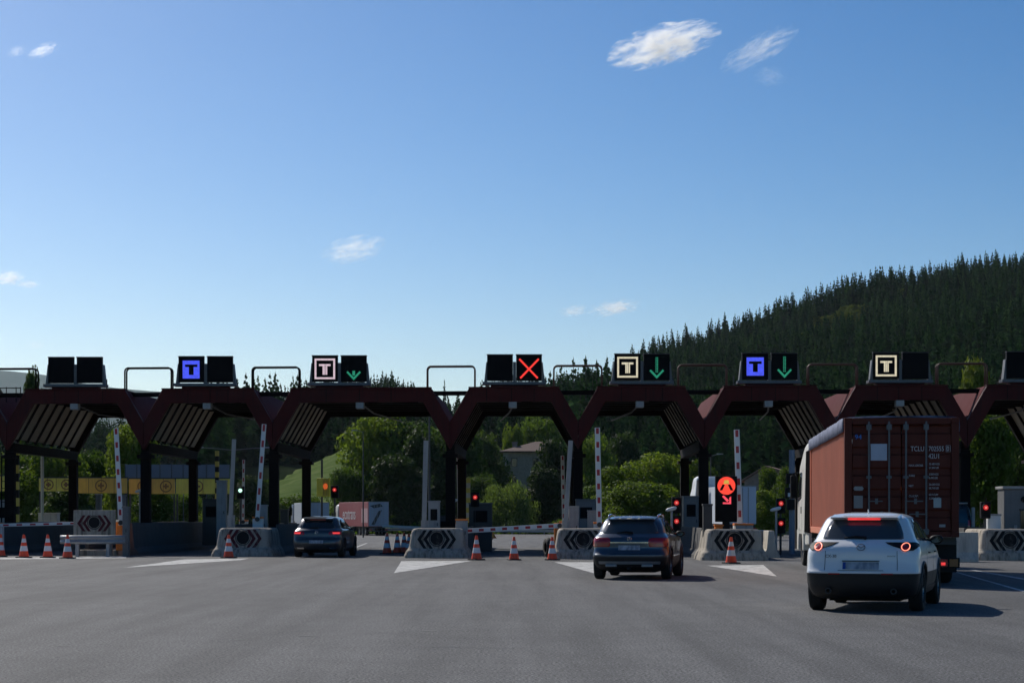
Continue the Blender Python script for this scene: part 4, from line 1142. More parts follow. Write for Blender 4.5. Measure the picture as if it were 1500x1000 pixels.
# ---- far small white car and dark van -------------------------------------
def simple_car(label, X, Y, rz, pm, z0=0., sc=(1, 1, 1), name='parked_car', glass_front=True):
    root, bd = car_base(name, label, S3, (X, Y), rz, pm, .30, m_clad, wl3, .325, .22, m_rim, 1.456)
    root.location.z = z0; root.scale = sc
    S3.rpatch([(1.03, -.60, .60), (1.045, -.64, .64), (1.31, -.53, .53)], .006).build('rear_window', m_glass, root, smooth=True)
    for sg in (-1, 1):
        rows = [(.80, .56, .86), (.83, .54, .885), (.94, .6, .86)]
        rows = [(z, a if sg > 0 else -b, b if sg > 0 else -a) for z, a, b in rows]
        S3.rpatch(rows, .009, 10, 2).build('tail_lamp', m_lens, root, smooth=True)
    sideglass(root, S3, [(.72, 1.05, 1.07), (.9, 1.02, 1.25), (1.6, 1.0, 1.37), (2.3, .995, 1.32), (2.9, .985, 1.02)], [1.3, 2.05])
    return root
simple_car('tiny white car far behind the yellow boards', wx(248, 215), 215, R(12), paint('white_far_paint', (.7, .72, .75)), dip(215))

# ---- container truck ------------------------------------------------------
m_cont = M('container_orange_brown', (.62, .2, .11), .65, 0, .1, .7, dirt=.25, dcol=(.42, .13, .075), streak=.25)
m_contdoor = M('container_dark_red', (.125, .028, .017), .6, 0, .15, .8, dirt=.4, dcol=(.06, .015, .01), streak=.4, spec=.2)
m_tarp = M('silver_tarpaulin', (.2, .22, .3), .7, 0, .4, 4., bump=1., bs=4., dirt=.9, dcol=(.05, .055, .085), spec=.1)  # dark mottling puts the shade of the wrinkles into the colour
m_cabwhite = M('cab_white', (.72, .7, .64), .35, 0, .08, 2., dirt=.3, dcol=(.35, .3, .22))
m_lettering = M('white_lettering', (.68, .62, .6), .6)
hd = .0943
truck = thing('container_truck', 'articulated truck carrying a rust-brown open-top container with silver tarpaulin', 'truck', (7.2 + 1.22, 41.3, 0), -math.atan(hd))
zb, zt, CL = 1.02, 3.60, 12.2
# side walls with vertical corrugation
def corr(x, sg, name='container_side'):
    m = MB(); n = 42; pts = []
    y = .16; step = (CL - .32) / n
    for k in range(n):
        a = y + k * step
        pts += [(a, 0), (a + step * .3, 0), (a + step * .42, .03), (a + step * .88, .03)]
    pts.append((CL - .16, 0))
    N = len(pts)
    for z in (zb + .15, zt - .12): m.v += [(x - sg * p[1], p[0], z) for p in pts]
    m.f += [(i, i + 1, N + i + 1, N + i) for i in range(N - 1)]
    for z in (zb + .15, zt - .12): m.v += [(x - sg * (p[1] + .02), p[0], z) for p in pts]
    m.f += [(2 * N + i, 3 * N + i, 3 * N + i + 1, 2 * N + i + 1) for i in range(N - 1)]
    return m.build(name, m_cont, truck)
for sg in (-1, 1):
    corr(sg * 1.19, sg)
    m = MB(); m.box(sg * 1.16 - .055, sg * 1.16 + .055, .16, CL - .16, zb, zb + .16); m.build('bottom_rail', m_cont, truck, bevel=.01)
    m = MB(); m.box(sg * 1.17 - .05, sg * 1.17 + .05, .16, CL - .16, zt - .13, zt - .02); m.build('top_rail', m_cont, truck, bevel=.01)
    for y in (0, CL - .16):
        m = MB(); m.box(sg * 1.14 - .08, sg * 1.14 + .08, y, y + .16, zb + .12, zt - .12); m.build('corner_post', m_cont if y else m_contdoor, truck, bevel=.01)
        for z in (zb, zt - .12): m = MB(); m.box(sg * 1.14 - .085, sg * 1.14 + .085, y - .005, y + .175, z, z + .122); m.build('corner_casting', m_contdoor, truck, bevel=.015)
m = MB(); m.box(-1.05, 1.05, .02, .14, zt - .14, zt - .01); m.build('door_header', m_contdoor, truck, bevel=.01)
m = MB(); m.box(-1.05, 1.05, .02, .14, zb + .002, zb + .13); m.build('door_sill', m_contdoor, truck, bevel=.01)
m = MB(); m.box(-1.06, 1.06, CL - .12, CL - .04, zb + .1, zt - .1); m.build('front_wall', m_cont, truck)
m = MB(); m.box(-1.1, 1.1, .16, CL - .13, zb + .02, zb + .12); m.build('container_floor', m_contdoor, truck)
for sg in (-1, 1):
    m = MB(); x0, x1 = (0.012, 1.045) if sg > 0 else (-1.045, -.012)
    prof = []; z = zb + .15; H = zt - zb - .31; n = 5
    for k in range(n):
        a = z + H * k / n; prof += [(a, .03), (a + H / n * .56, .03), (a + H / n * .64, .075), (a + H / n * .92, .075)]
    prof.append((z + H, .03)); N = len(prof)
    m.v += [(x0, p[1], p[0]) for p in prof] + [(x1, p[1], p[0]) for p in prof] + [(x0, .12, p[0]) for p in prof] + [(x1, .12, p[0]) for p in prof]
    m.f += [(i, N + i, N + i + 1, i + 1) for i in range(N - 1)] + [(i, i + 1, 2 * N + i + 1, 2 * N + i) for i in range(N - 1)] + [(N + i, 3 * N + i, 3 * N + i + 1, N + i + 1) for i in range(N - 1)] + [(2 * N + i, 2 * N + i + 1, 3 * N + i + 1, 3 * N + i) for i in range(N - 1)]
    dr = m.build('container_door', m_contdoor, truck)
    for bx in ((.09, .52) if sg > 0 else (-.70, -.27)):
        m = MB(); m.cyl((bx, -.02, zb + .06), (bx, -.02, zt - .08), .022, n=10); m.build('lock_rod', M('rod_grey', (.3, .27, .27), .5) if False else m_grey, dr)
        for zz in (zb + .12, zb + 1.3, zt - .2): m = MB(); m.box(bx - .055, bx + .055, -.035, .029, zz - .06 * (1 if zz != zb + 1.3 else .5), zz + .06 * (1 if zz != zb + 1.3 else .5)); m.build('rod_bracket', m_grey, dr, bevel=.008)
    hx = (.09, .52) if sg > 0 else (-.70, -.27)
    for q, (h0, zz) in enumerate(((hx[0], zb + .78), (hx[1], zb + .5))):
        dd = .36 if q == 0 else -.36
        if sg < 0: dd *= .8
        m = MB(); m.box(min(h0, h0 + dd), max(h0, h0 + dd), -.065, -.045, zz - .012, zz + .012); m.box(h0 + dd * .55 - .03, h0 + dd * .55 + .03, -.07, -.04, zz - .06, zz + .06); m.build('door_handle', m_grey, dr)
def tx(b, x, z, size, al='LEFT', sx=.9): return text('lettering', b, size, m_lettering, truck, (x, .012, z), FACING, al, sx, .006)
tx('TCLU', .19, zt - .72, .15, 'LEFT', .78); tx('702555', .57, zt - .72, .15, 'LEFT', .74); tx('0', .955, zt - .72, .15, 'LEFT', .74); tx('42U1', .57, zt - .88, .15, 'LEFT', .74)
m = MB(); m.tube([(.945, .01, zt - .735), (1.035, .01, zt - .735), (1.035, .01, zt - .6), (.945, .01, zt - .6)], .006, 4, True); m.build('digit_box', m_lettering, truck)
for i, (a, c) in enumerate([('30.480 KGS', '67.200 LBS'), ('3.850 KGS', '8.490 LBS'), ('26.630 KGS', '58.710 LBS'), ('65.9 CUM', '2.330 CUFT')]):
    tx(a, .58, zt - 1.02 - i * .22, .062, 'LEFT', .75); tx(c, .58, zt - 1.10 - i * .22, .062, 'LEFT', .75)
for i, a in enumerate(['MAX.GROSS', 'TARE', 'NET', 'CU.CAP.']): tx(a, .15, zt - 1.05 - i * .22, .062)
m = MB(); m.box(-.66, -.31, .006, .026, zt - .92, zt - .56); m.build('white_placard', M('placard', (.5, .52, .6), .5), truck)
m = MB(); m.box(-1.02, -.83, .006, .026, zb + .63, zb + .9); m.build('faded_label', M('faded_label_grey', (.28, .26, .25), .6), truck)
m = MB(); m.box(.68, .84, .006, .026, zb + .64, zb + .85); m.build('pale_label', M('pale_label_green', (.42, .46, .44), .6), truck)
m = MB(); m.prism([(-1.03, zb + 1.05), (-1.0, zb + 1.01), (-.84, zb + 1.01), (-.81, zb + 1.05), (-.84, zb + 1.1), (-1.0, zb + 1.1)], lambda a, z: (a, .006, z), lambda a, z: (a, .026, z)); m.build('oval_plate', m_lgrey, truck)
text('blue_lettering', '94', .15, M('blue_sticker', (.03, .22, .7), .5), truck, (-1.0, .012, zt - .46), FACING)
m = MB(); m.box(.8, .93, .006, .026, zb + .22, zb + .28); m.build('white_tab', m_lgrey, truck)
# tarpaulin
m = MB(); rg = []; n = 40
for i in range(n + 1):
    y = .12 + (CL - .2) * i / n; s_ = math.sin(i * 1.7) * .006 + math.sin(i * .6) * .008; row = []
    for k, (x, z) in enumerate([(-1.245, zt - .30), (-1.25, zt - .12), (-1.24, zt + .0), (-1.1, zt + .03), (-.6, zt + .05), (0, zt + .04), (.6, zt + .05), (1.1, zt + .03), (1.24, zt), (1.25, zt - .12), (1.245, zt - .30), (1.232, zt - .30), (1.232, zt - .01), (0, zt + .02), (-1.232, zt - .01), (-1.232, zt - .30)]):
        dz = s_ * (1 if 2 < k < 8 else .6) + (.015 * math.sin(i * 2.3 + k * 1.3) if k in (0, 10) else 0)
        dx = (.03 * math.sin(i * 1.9 + k * .8) * math.sin(i * .53) if k < 3 else 0)
        row.append((x - abs(dx) if x < -1.23 and k < 3 else x, y, z + dz))
    rg.append(row)
m.rings(rg); m.build('tarpaulin', m_tarp, truck, smooth=True)
# trailer chassis
for sg in (-1, 1):
    m = MB(); m.box(sg * .5 - .08, sg * .5 + .08, .25, CL + .4, .72, zb - .004); m.build('chassis_beam', m_dgrey, truck, bevel=.01)
for y in (.3, 4.2, 8.0, 11.8): m = MB(); m.box(-1.2, 1.2, y, y + .16, .86, zb - .006); m.build('cross_member', m_dgrey, truck)
m = MB(); m.box(-1.15, 1.15, .1, .2, .34, .5); m.build('underrun_bar', m_dgrey, truck, bevel=.015)
for sg in (-1, 1):
    m = MB(); m.box(sg * .5 - .04, sg * .5 + .04, .2, .3, .4, .75); m.build('bar_bracket', m_dgrey, truck)
    m = MB(); m.box(sg * 1.0 - .24, sg * 1.0 + .24, .03, .1, .36, .58); lb = m.build('lamp_box', m_black, truck, bevel=.01)
    m = MB(); m.box(sg * 1.0 - .2, sg * 1.0 - .02, .015, .03, .39, .55); m.build('tail_lamp', m_lens, lb)
    m = MB(); m.box(sg * 1.0 - .16, sg * 1.0 - .07, .005, .015, .42, .48); m.build('brake_light', e_brake, lb)
    m = MB(); m.box(sg * 1.0 + .02, sg * 1.0 + .2, .015, .03, .39, .55); m.build('indicator', M('dull_amber', (.3, .1, .02), .3), lb)
    for y in (1.3, 2.6, 3.9): wheel(truck, sg * 1.02, y, .5, .38, m_lgrey, 8)
    m = MB(); m.box(sg * 1.05 - .2, sg * 1.05 + .2, .62, .68, .25, .95); m.build('mud_flap', m_rubber, truck)
    m = MB(); m.box(sg * 1.15 - .02, sg * 1.15 + .02, 5.0, 8.6, .42, .9); m.build('side_guard', m_dgrey, truck)
for y in (1.3, 2.6, 3.9): m = MB(); m.cyl((-1, y, .5), (1, y, .5), .07, n=8); m.build('axle', m_dgrey, truck)

def tractor(root, ox, oy, rot, cm, roof=3.72, W2=1.245, dfl=1.15):
    """cab with chassis; parts are children of root, placed at ox, oy turned by rot"""
    T = Matrix.Translation((ox, oy, 0)) @ Matrix.Rotation(rot, 4, 'Z')
    def put(o, par=None):
        if o.parent is root:
            o.location = T @ o.location; o.rotation_euler.z += rot
        return o
    lv = [(.62, W2 - .02, .02, 2.25, .08, .3), (.8, W2, 0, 2.32, .08, .3), (1.7, W2, 0, 2.34, .08, .32), (2.1, W2 - .01, 0, 2.3, .08, .34), (2.9, W2 - .04, .02, 2.12, .1, .4), (3.15, W2 - .08, .06, 1.98, .12, .45), (roof - .15, W2 - .17, .12, 1.7, .2, .5), (roof, W2 - .35, .3, 1.35, .3, .4)]
    S = CarShape(lv, 2.3, .0, 3.)
    m = MB(); m.rings(S.loft(.95, roof, 26)); b = m.build('cab', cm, root); smooth_angle(b, 35); put(b)
    for sg in (-1, 1):
        put(S.spatch(sg, [(.95, 2.0, 2.75), (1.3, 1.95, 2.78), (1.75, 1.9, 2.74), (1.95, 1.9, 2.5), (2.02, 1.9, 2.1)], .006, 4, 3).build('side_window', m_glass, root, smooth=True))
        put(S.spatch(sg, [(.78, 1.0, 2.85), (.79, 1.0, 2.85)], .003, 8, 1, .01).build('door_seam', m_black, root))
        put(S.spatch(sg, [(.9, 1.55, 1.75), (1.02, 1.55, 1.75)], .012, 3, 1, .02).build('door_handle', m_black, root))
        # wheel fairing and steps
        m = MB(); P = [(1.15 + .62 * math.cos(R(a)), .52 + .62 * math.sin(R(a))) for a in range(-5, 186, 10)]
        m.prism(P + [(.4, 1.02), (.4, 1.3), (2.2, 1.3), (2.2, .5)] if False else P[::-1] + [(2.2, .48), (2.2, 1.06), (.3, 1.06), (.3, .48)], lambda y, z: (sg * (W2 + .005), y, z), lambda y, z: (sg * (W2 - .2), y, z))
        put(m.build('wheel_fairing', cm, root))
        w_ = wheel(root, sg * 1.04, 1.15, .5, .32, m_lgrey, 8); put(w_)
        w_ = wheel(root, sg * .98, -2.2, .5, .5, m_lgrey, 8); put(w_)
        m = MB(); m.box(sg * (W2 + .12) - .1, sg * (W2 + .12) + .1, 1.95, 2.1, 2.0, 2.7); mr = put(m.build('mirror', m_black, root, bevel=.04))
        m = MB(); m.tube([(sg * (W2 - .05), 2.05, 2.8), (sg * (W2 + .15), 2.0, 2.74)], .025, 6); put(m.build('mirror_arm', m_black, root))
        m = MB(); m.prism([(-.75, .65), (.28, .62), (.28, 1.0), (-.75, 1.0)], lambda y, z: (sg * (W2 - .04), y, z), lambda y, z: (sg * (W2 - .5), y, z)); put(m.build('side_tank', m_dgrey if sg > 0 else cm, root, bevel=.04))
        m = MB(); m.hexa([(sg * (W2 - .02), -dfl, 1.1), (sg * (W2 - .02), -.02, 1.1), (sg * (W2 - .08), -.02, 1.1), (sg * (W2 - .08), -dfl, 1.1), (sg * (W2 - .12), -dfl * .8, roof - .25), (sg * (W2 - .12), -.02, roof - .25), (sg * (W2 - .18), -.02, roof - .25), (sg * (W2 - .18), -dfl * .8, roof - .25)]); put(m.build('wind_deflector', m_black, root))
    m = MB(); m.box(-.95, .95, -.012, .01, 1.0, 3.0); put(m.build('cab_rear_panel', m_dgrey, root))
    for sg in (-1, 1): m = MB(); m.box(sg * .42 - .06, sg * .42 + .06, -3.2, 2.1, .72, .94); put(m.build('chassis_rail', m_dgrey, root))
    m = MB(); m.box(-1.1, 1.1, 2.1, 2.34, .4, .9); put(m.build('front_bumper', cm, root, bevel=.04))
    return S
tractor(truck, .0, CL + 2.3, R(2.5), m_cabwhite, dfl=.2)
m = MB(); m.hexa([(-1.25, CL + .1, 1.0), (-1.19, CL + .1, 1.0), (-1.19, CL + 2.28, 1.0), (-1.25, CL + 2.28, 1.0), (-1.2, CL + .3, 3.35), (-1.14, CL + .3, 3.35), (-1.14, CL + 2.28, 3.35), (-1.2, CL + 2.28, 3.35)]); m.build('gap_dark_panel', m_matte, truck)  # black panel added so the gap behind the cab reads dark

# ---- far trucks -----------------------------------------------------------
m_pink = M('faded_red_curtain', (.3, .06, .065), .55, 0, .1, .5, dirt=.2, dcol=(.34, .14, .13), streak=.25)
m_boxgrey = M('trailer_grey', (.33, .37, .42), .5, 0, .1, .6)
def box_trailer(root, L, z0, z1, sidem, rearm, hw=1.25):
    m = MB(); m.box(-hw, hw, .03, L, z0, z1); bx = m.build('trailer_box', sidem, root, bevel=.03)
    m = MB(); m.box(-hw + .04, -.01, -.01, .028, z0 + .05, z1 - .05); m.build('rear_door', rearm, root)
    m = MB(); m.box(.01, hw - .04, -.01, .028, z0 + .05, z1 - .05); m.build('rear_door', rearm, root)
    for x in (-.55, -.2, .2, .55): m = MB(); m.cyl((x, -.03, z0 + .05), (x, -.03, z1 - .08), .022, n=6); m.build('lock_rod', m_lgrey, root)
    m = MB(); m.box(-hw - .01, hw + .01, -.005, .06, z1 - .04, z1 + .03); m.build('top_trim', m_lgrey, root)
    m = MB(); m.box(-hw + .1, hw - .1, .1, .2, .45, .6); m.build('underrun_bar', m_dgrey, root)
    m = MB(); m.box(-.6, .6, .3, L, z0 - .22, z0 - .01); m.build('chassis_beam', m_dgrey, root)
    for sg in (-1, 1):
        m = MB(); m.box(sg * .95 - .15, sg * .95 + .15, .03, .1, .62, .76); m.build('tail_lamp', m_lens, root)
        for y in (1.6, 2.9, 4.2): wheel(root, sg * 1.02, y, .48, .36, m_lgrey, 6)
Yp = 224.
pink = thing('lorry', 'far lorry with faded red trailer side and white lettering', 'truck', (wx(556, Yp) - .1, Yp, dip(Yp)), R(20))
box_trailer(pink, 13.4, 1.05, 3.95, m_pink, m_boxgrey)
text('lettering', 'ecotrans', 2.0, m_lettering, pink, (-1.262, 11.6, 1.9), (R(90), 0, R(-90)), 'LEFT', .85, .006)
m = MB(); m.box(-1.262, -1.25, .3, 3.0, 1.5, 3.2); m.build('pale_patch', M('pale_pink_patch', (.5, .3, .3), .6), pink)
m = MB(); m.prism([(-1.1, 3.5), (.2, 3.75), (.5, 3.4), (-.6, 3.2)], lambda a, z: (a, -.018, z), lambda a, z: (a, -.011, z)); m.build('dark_swoosh', m_dgrey, pink)
m = MB(); m.prism([(-.9, 1.3), (-.5, 1.25), (.4, 3.0), (0.0, 2.9)], lambda a, z: (a, -.018, z), lambda a, z: (a, -.011, z)); m.build('dark_swoosh', m_dgrey, pink)
tractor(pink, 0, 14.0, 0, m_cabwhite)
Yg = 165.
bt = thing('lorry', 'grey-blue box lorry behind the dark grey hatchback', 'truck', (wx(462, Yg), Yg, dip(Yg)), R(12))
box_trailer(bt, 6.5, 1.0, 3.1, m_boxgrey, m_boxgrey, 1.2)
tractor(bt, 0, 7.0, 0, M('cab_dark_blue', (.05, .09, .17), .4), 3.0)
Yw = 118.
wt = thing('lorry', 'white lorry half hidden behind the red-lit display', 'truck', (wx(1083, Yw), Yw, dip(Yw)), R(1.5))
box_trailer(wt, 6.8, 1.0, 3.35, M('white_trailer', (.6, .63, .68), .4, 0, .06, 1.), M('white_trailer_door', (.55, .6, .68), .4, 0, .06, 1.), 1.05)
tractor(wt, -.62, 7.4, R(4), M('far_cab_white', (.8, .8, .78), .35), 4.1)
# dark van behind the container truck
LVV = [(.2, .8, .15, 4.9, .15, .4), (.5, .93, .0, 5.0, .15, .5), (1.0, .95, .0, 4.9, .15, .5), (1.2, .94, .02, 4.2, .16, .4), (1.7, .86, .1, 3.5, .2, .4), (1.88, .78, .18, 3.2, .2, .4), (1.95, .6, .4, 2.8, .2, .3)]
SV = CarShape(LVV, 5.0)
vx, vy = wx(1391, 74), 74.
van, vb = car_base('dark_van', 'dark van with pale mirror behind the container truck', SV, (vx, vy), 0, M('van_black', (.02, .022, .025), .3), .35, m_clad, [(-.82, .95), (.82, .95), (-.82, 4.0), (.82, 4.0)], .34, .22, m_rim, 1.95)
SV.rpatch([(1.2, -.75, .75), (1.7, -.68, .68)], .008).build('rear_window', m_glass, van)
m = MB(); m.box(.86, .98, -.03, .1, 1.0, 1.8); m.build('door_edge', m_lgrey, van, bevel=.03)
m = MB(); m.box(-.6, .78, .3, .5, 1.93, 1.99); m.build('roof_trim', m_lgrey, van, bevel=.02)
for sg in (-1, 1): SV.rpatch([(.9, sg * .8 - .06, sg * .8 + .06), (1.3, sg * .8 - .06, sg * .8 + .06)], .01, 4, 2).build('tail_lamp', m_lens, van)
# =================================================================== BEYOND THE TOLL LANES
# yellow boards on striped posts
def board(label, x0, x1, y0, y1, Y, circles, mat=m_yellow, rz=0.):
    xm = (x0 + x1) / 2
    s = thing('yellow_board', label, 'sign board', (wx(xm, Y), Y, 0), rz)
    hw = (x1 - x0) / 2 * Y / FPX; z0, z1 = wz(y1, Y), wz(y0, Y)
    m = MB(); m.box(-hw, hw, 0, .06, z0, z1); m.build('board', mat, s, bevel=.008)
    m = MB(); m.box(-hw - .05, hw + .05, .065, .14, z1 - .06, z1 + .06); m.build('top_bar', m_dgrey, s)
    for a in (-hw + .04, hw - .04): m = MB(); m.box(a - .04, a + .04, .065, .14, -.9, z1 - .061); m.build('post', m_dgrey, s)
    for cx in circles:
        X = wx(cx, Y) - wx(xm, Y); zc = (z0 + z1) / 2; r = (z1 - z0) * .36; n = 26
        m = MB(); m.tube([(X + r * math.cos(2 * math.pi * k / n), -.004, zc + r * math.sin(2 * math.pi * k / n)) for k in range(n)], .03, 6, True); m.build('printed_ring', m_brownmark, s)
        m = MB(); m.box(X - r * .55, X + r * .55, -.012, .004, zc - .05, zc + .05); m.box(X - .05, X + .05, -.016, .004, zc - r * .5, zc + r * .5); m.build('printed_mark', m_brownmark, s)
    for k in range(1, 4):
        a = -hw + 2 * hw * k / 4
        m = MB(); m.box(a - .012, a + .012, -.01, .003, z0, z1); m.build('board_seam', m_brownmark, s)
m_oboard = M('orange_yellow_board', (.85, .52, .1), .55, 0, .16, 1., dirt=.3, dcol=(.35, .17, .05), streak=.4)
board('yellow board behind the ladder at the left edge of the photo', -30, 27, 697, 719, 100., [])
board('yellow board with two brown rings left of the white post', 57, 108, 700, 719, 96., [71, 97])
board('orange-yellow board with brown rings above the chevron board', 111, 186, 700, 722, 98., [148], m_oboard)
board('orange-yellow board left of the second black column', 189, 256, 701, 723, 100., [210, 243], m_oboard)
board('bright yellow board right of the second black column', 258, 337, 701, 723, 100., [289])
s = thing('lane_beacon', 'small angled yellow board with lit orange lamp over the dark grey hatchback', 'sign board', (wx(473, 92), 92., 0), R(-38))
z0, z1 = wz(727, 92), wz(700, 92)
m = MB(); m.box(-.42, .42, 0, .08, z0, z1); m.build('board', M('lime_yellow_board', (.75, .66, .04), .5), s, bevel=.01)
for k in range(4): m = MB(); m.box(.02 + k * .1, .05 + k * .1, -.01, .003, z0 + .05, z1 - .05); m.build('stripe', m_brownmark, s)
m = MB(); m.cyl((.18, -.03, (z0 + z1) / 2 + .05), (.18, .0, (z0 + z1) / 2 + .05), .14, n=18); m.build('lamp', e_orange, s)
m = MB(); m.cyl((-.2, .14, -.1), (-.2, .14, z1 + .9), .05, n=8); m.build('post', m_dgrey, s)
def stripepost(label, x, y0, y1, Y, mats):
    s = thing('striped_post', label, 'post', (wx(x, Y), Y, 0), 0, 'striped posts by the yellow boards')
    zt, zb_ = wz(y0, Y), wz(y1, Y); n = 9
    for k in range(n):
        a, b = zb_ + (zt - zb_) * k / n, zb_ + (zt - zb_) * (k + 1) / n
        m = MB(); m.box(-.09, .09, -.09, .09, a, b); m.build('post_band', mats[k % 2], s)
m_pyel = M('post_yellow', (.6, .5, .1), .6, 0, .1, 2.)
stripepost('yellow and black post beside the ladder', 25, 657, 765, 88., (m_pyel, m_black))
stripepost('pale and black post left of the second black column', 210, 670, 760, 92., (m_concrete_white, m_black))
stripepost('yellow and black post left of the grey pole', 318, 660, 730, 93., (m_pyel, m_black))
stripepost('pale post behind the signal on the pale chevron island', 686, 700, 765, 86., (m_pyel, m_concrete_white))
s = thing('lamp_post', 'plain pale post in front of the ringed yellow board', 'post', (wx(62, 90), 90., 0))
m = MB(); m.cyl((0, 0, -.05), (0, 0, wz(667, 90)), .07, n=10); m.build('post', M('pale_post', (.5, .5, .42), .5), s)
# ladder
s = thing('access_ladder', 'dark caged ladder at the left edge of the photo', 'ladder', (wx(12, 80), 80, 0))
for a in (-.28, .28): m = MB(); m.box(a - .025, a + .025, -.02, .02, 0, 4.1); m.build('stile', m_column, s)
for k in range(13): m = MB(); m.cyl((-.28, 0, .3 + k * .29), (.28, 0, .3 + k * .29), .015, n=6); m.build('rung', m_column, s)
# blue-grey glass screen panels
s = thing('screen_fence', 'blue-grey glazed screen fence above the yellow boards', 'fence', (0, 150., 0))
for k in range(9):
    xa, xb = wx(184 + k * 17, 150), wx(184 + k * 17 + 16, 150)
    m = MB(); m.box(xa, xb, 0, .06, wz(700, 150), wz(680, 150)); m.build('pane', m_bluepanel, s)
    m = MB(); m.box(xa - .06, xa - .005, -.04, .1, -1.0, wz(679, 150)); m.build('post', m_dgrey, s)
m = MB(); m.box(wx(182, 150), wx(338, 150), -.03, .09, wz(703, 150), wz(700.5, 150)); m.build('rail', m_dgrey, s)
# street lamps
def lamp(label, x, y0, Y, arm=1.2, sg=1, two=False):
    s = thing('street_lamp', label, 'street lamp', (wx(x, Y), Y, dip(Y))); zt = wz(y0, Y) - dip(Y)
    m = MB(); m.tube([(0, 0, -.1), (0, 0, zt * .5), (0, 0, zt)], [.08, .065, .045], 8); m.build('pole', m_dgrey, s)
    for q in ((sg, -sg) if two else (sg,)):
        m = MB(); m.tube([(0, 0, zt - .05), (q * arm * .6, 0, zt + .1), (q * arm, 0, zt + .14)], .035, 6); m.build('lamp_arm', m_grey, s)
        m = MB(); m.hexa([(q * arm - .3, -.12, zt + .1), (q * arm + .3, -.12, zt + .12), (q * arm + .3, .12, zt + .12), (q * arm - .3, .12, zt + .1), (q * arm - .3, -.08, zt + .22), (q * arm + .3, -.08, zt + .2), (q * arm + .3, .08, zt + .2), (q * arm - .3, .08, zt + .22)]); m.build('lamp_head', m_lgrey, s)
lamp('grey street lamp before the trees left of the grey pole', 532, 632, 200, .9, -1)
lamp('grey street lamp post right of the grey pole on the pale chevron island', 629, 600, 130, .8, 1)
lamp('twin-arm street lamp above the red-lit display', 1041, 667, 185, .9, 1, True)
lamp('street lamp with long arm left of the raised arm', 341, 658, 150, 2.6, 1, True)
# far guard rail
s = thing('guard_rail', 'long galvanised guard rail at the far edge of the road', 'guard rail', (0, 237, dip(237)))
m = MB(); wbeam(m, -60, 60, 0, .62); m.build('rail_beam', m_galv, s)
for k in range(31): m = MB(); m.box(-60 + k * 4 - .06, -60 + k * 4 + .06, .02, .12, -.1, .75); m.build('post', m_galv, s)
# works sign
Ys = 132.
s = thing('works_sign', 'small orange triangular works sign beyond the closed barrier', 'sign', (wx(716, Ys), Ys, dip(Ys)))
m = MB(); m.prism([(-.55, .06), (.55, .06), (0, .98)], lambda a, z: (a, 0, z), lambda a, z: (a, .05, z)); m.build('plate', M('works_red', (.45, .12, .03), .5), s)
m = MB(); m.prism([(-.38, .16), (.38, .16), (0, .78)], lambda a, z: (a, -.012, z), lambda a, z: (a, -.002, z)); m.build('inner_plate', M('works_amber', (.75, .38, .04), .5), s)
m = MB(); m.prism([(-.14, .2), (.14, .2), (.05, .36), (.1, .5), (-.02, .58), (-.1, .45)], lambda a, z: (a, -.02, z), lambda a, z: (a, -.013, z)); m.build('symbol', m_black, s)
m = MB(); m.box(-.3, .3, -.15, .25, -.05, .05); m.build('foot', m_black, s)
# beam clutter seen on the lane with the container truck
s = thing('service_pole', 'grey service pole hung with dark boxes left of the truck cab', 'pole', (wx(1160, 73.5), 73.5, 0))
m = MB(); m.cyl((0, 0, -.05), (0, 0, 4.0), .11, n=12); m.build('pole', M('pole_blue_grey', (.2, .23, .29), .5), s)
for z, w_ in ((2.9, .34), (2.35, .42), (1.9, .3)): m = MB(); m.box(-w_ / 2 - .08, w_ / 2 - .08, -.3, -.1, z - .2, z + .2); m.build('hung_box', m_black, s, bevel=.02)
m = MB(); m.box(-.2, -.02, -.34, -.302, 2.2, 2.35); m.build('white_tag', m_white, s)

# tyre lying by the closed lane
s = thing('old_tyre', 'dark tyre leaning against the half hidden island', 'tyre', (wx(803, 68.), 68.0, 0), R(14))
m = MB(); m.lathe([(.18, -.1), (.3, -.12), (.34, -.06), (.35, 0), (.34, .06), (.3, .12), (.18, .1)], lambda a, b, h: (h, a, .35 + b), 28, False); m.build('tyre_ring', m_rubber, s, smooth=True)

# ---------------------------------------------------------------- houses
m_stone = M('old_rubble_stone', (.3, .235, .19), .9, 0, .45, 2.6, bump=1., bs=6., dirt=.5, dcol=(.1, .075, .06))
m_tile = M('clay_roof_tile', (.1, .055, .042), .8, 0, .25, 2.5, bump=.5, bs=14.)
m_tile2 = M('pale_clay_roof_tile', (.24, .14, .1), .8, 0, .25, 2.5, bump=.5, bs=14.)
m_timber = M('old_timber', (.06, .045, .035), .8)
def window(root, x, z, w, h, y=0., sill=True):
    m = MB(); m.box(x - w / 2, x + w / 2, y - .06, y + .1, z, z + h); wd = m.build('window', m_timber, root)
    m = MB(); m.box(x - w / 2 + .1, x + w / 2 - .1, y - .075, y - .062, z + .1, z + h - .1); m.build('pane', m_glass, wd)
    if sill: m = MB(); m.box(x - w / 2 - .1, x + w / 2 + .1, y - .18, y - .061, z - .12, z - .01); m.build('sill', M('sill_stone', (.3, .28, .25), .8) if 'sill_stone' not in bpy.data.materials else bpy.data.materials['sill_stone'], wd)
Yh = 320.; sc = FPX / Yh
h1 = thing('stone_house', 'tall old stone house with brown hipped roof among the trees', 'house', (wx(776, Yh), Yh, 0))
ze = wz(661, Yh); za = wz(645, Yh)
hw1 = 4.2; dp = 9.
m = MB(); m.box(-hw1, hw1, 0, dp, -1, ze); m.build('wall', m_stone, h1)
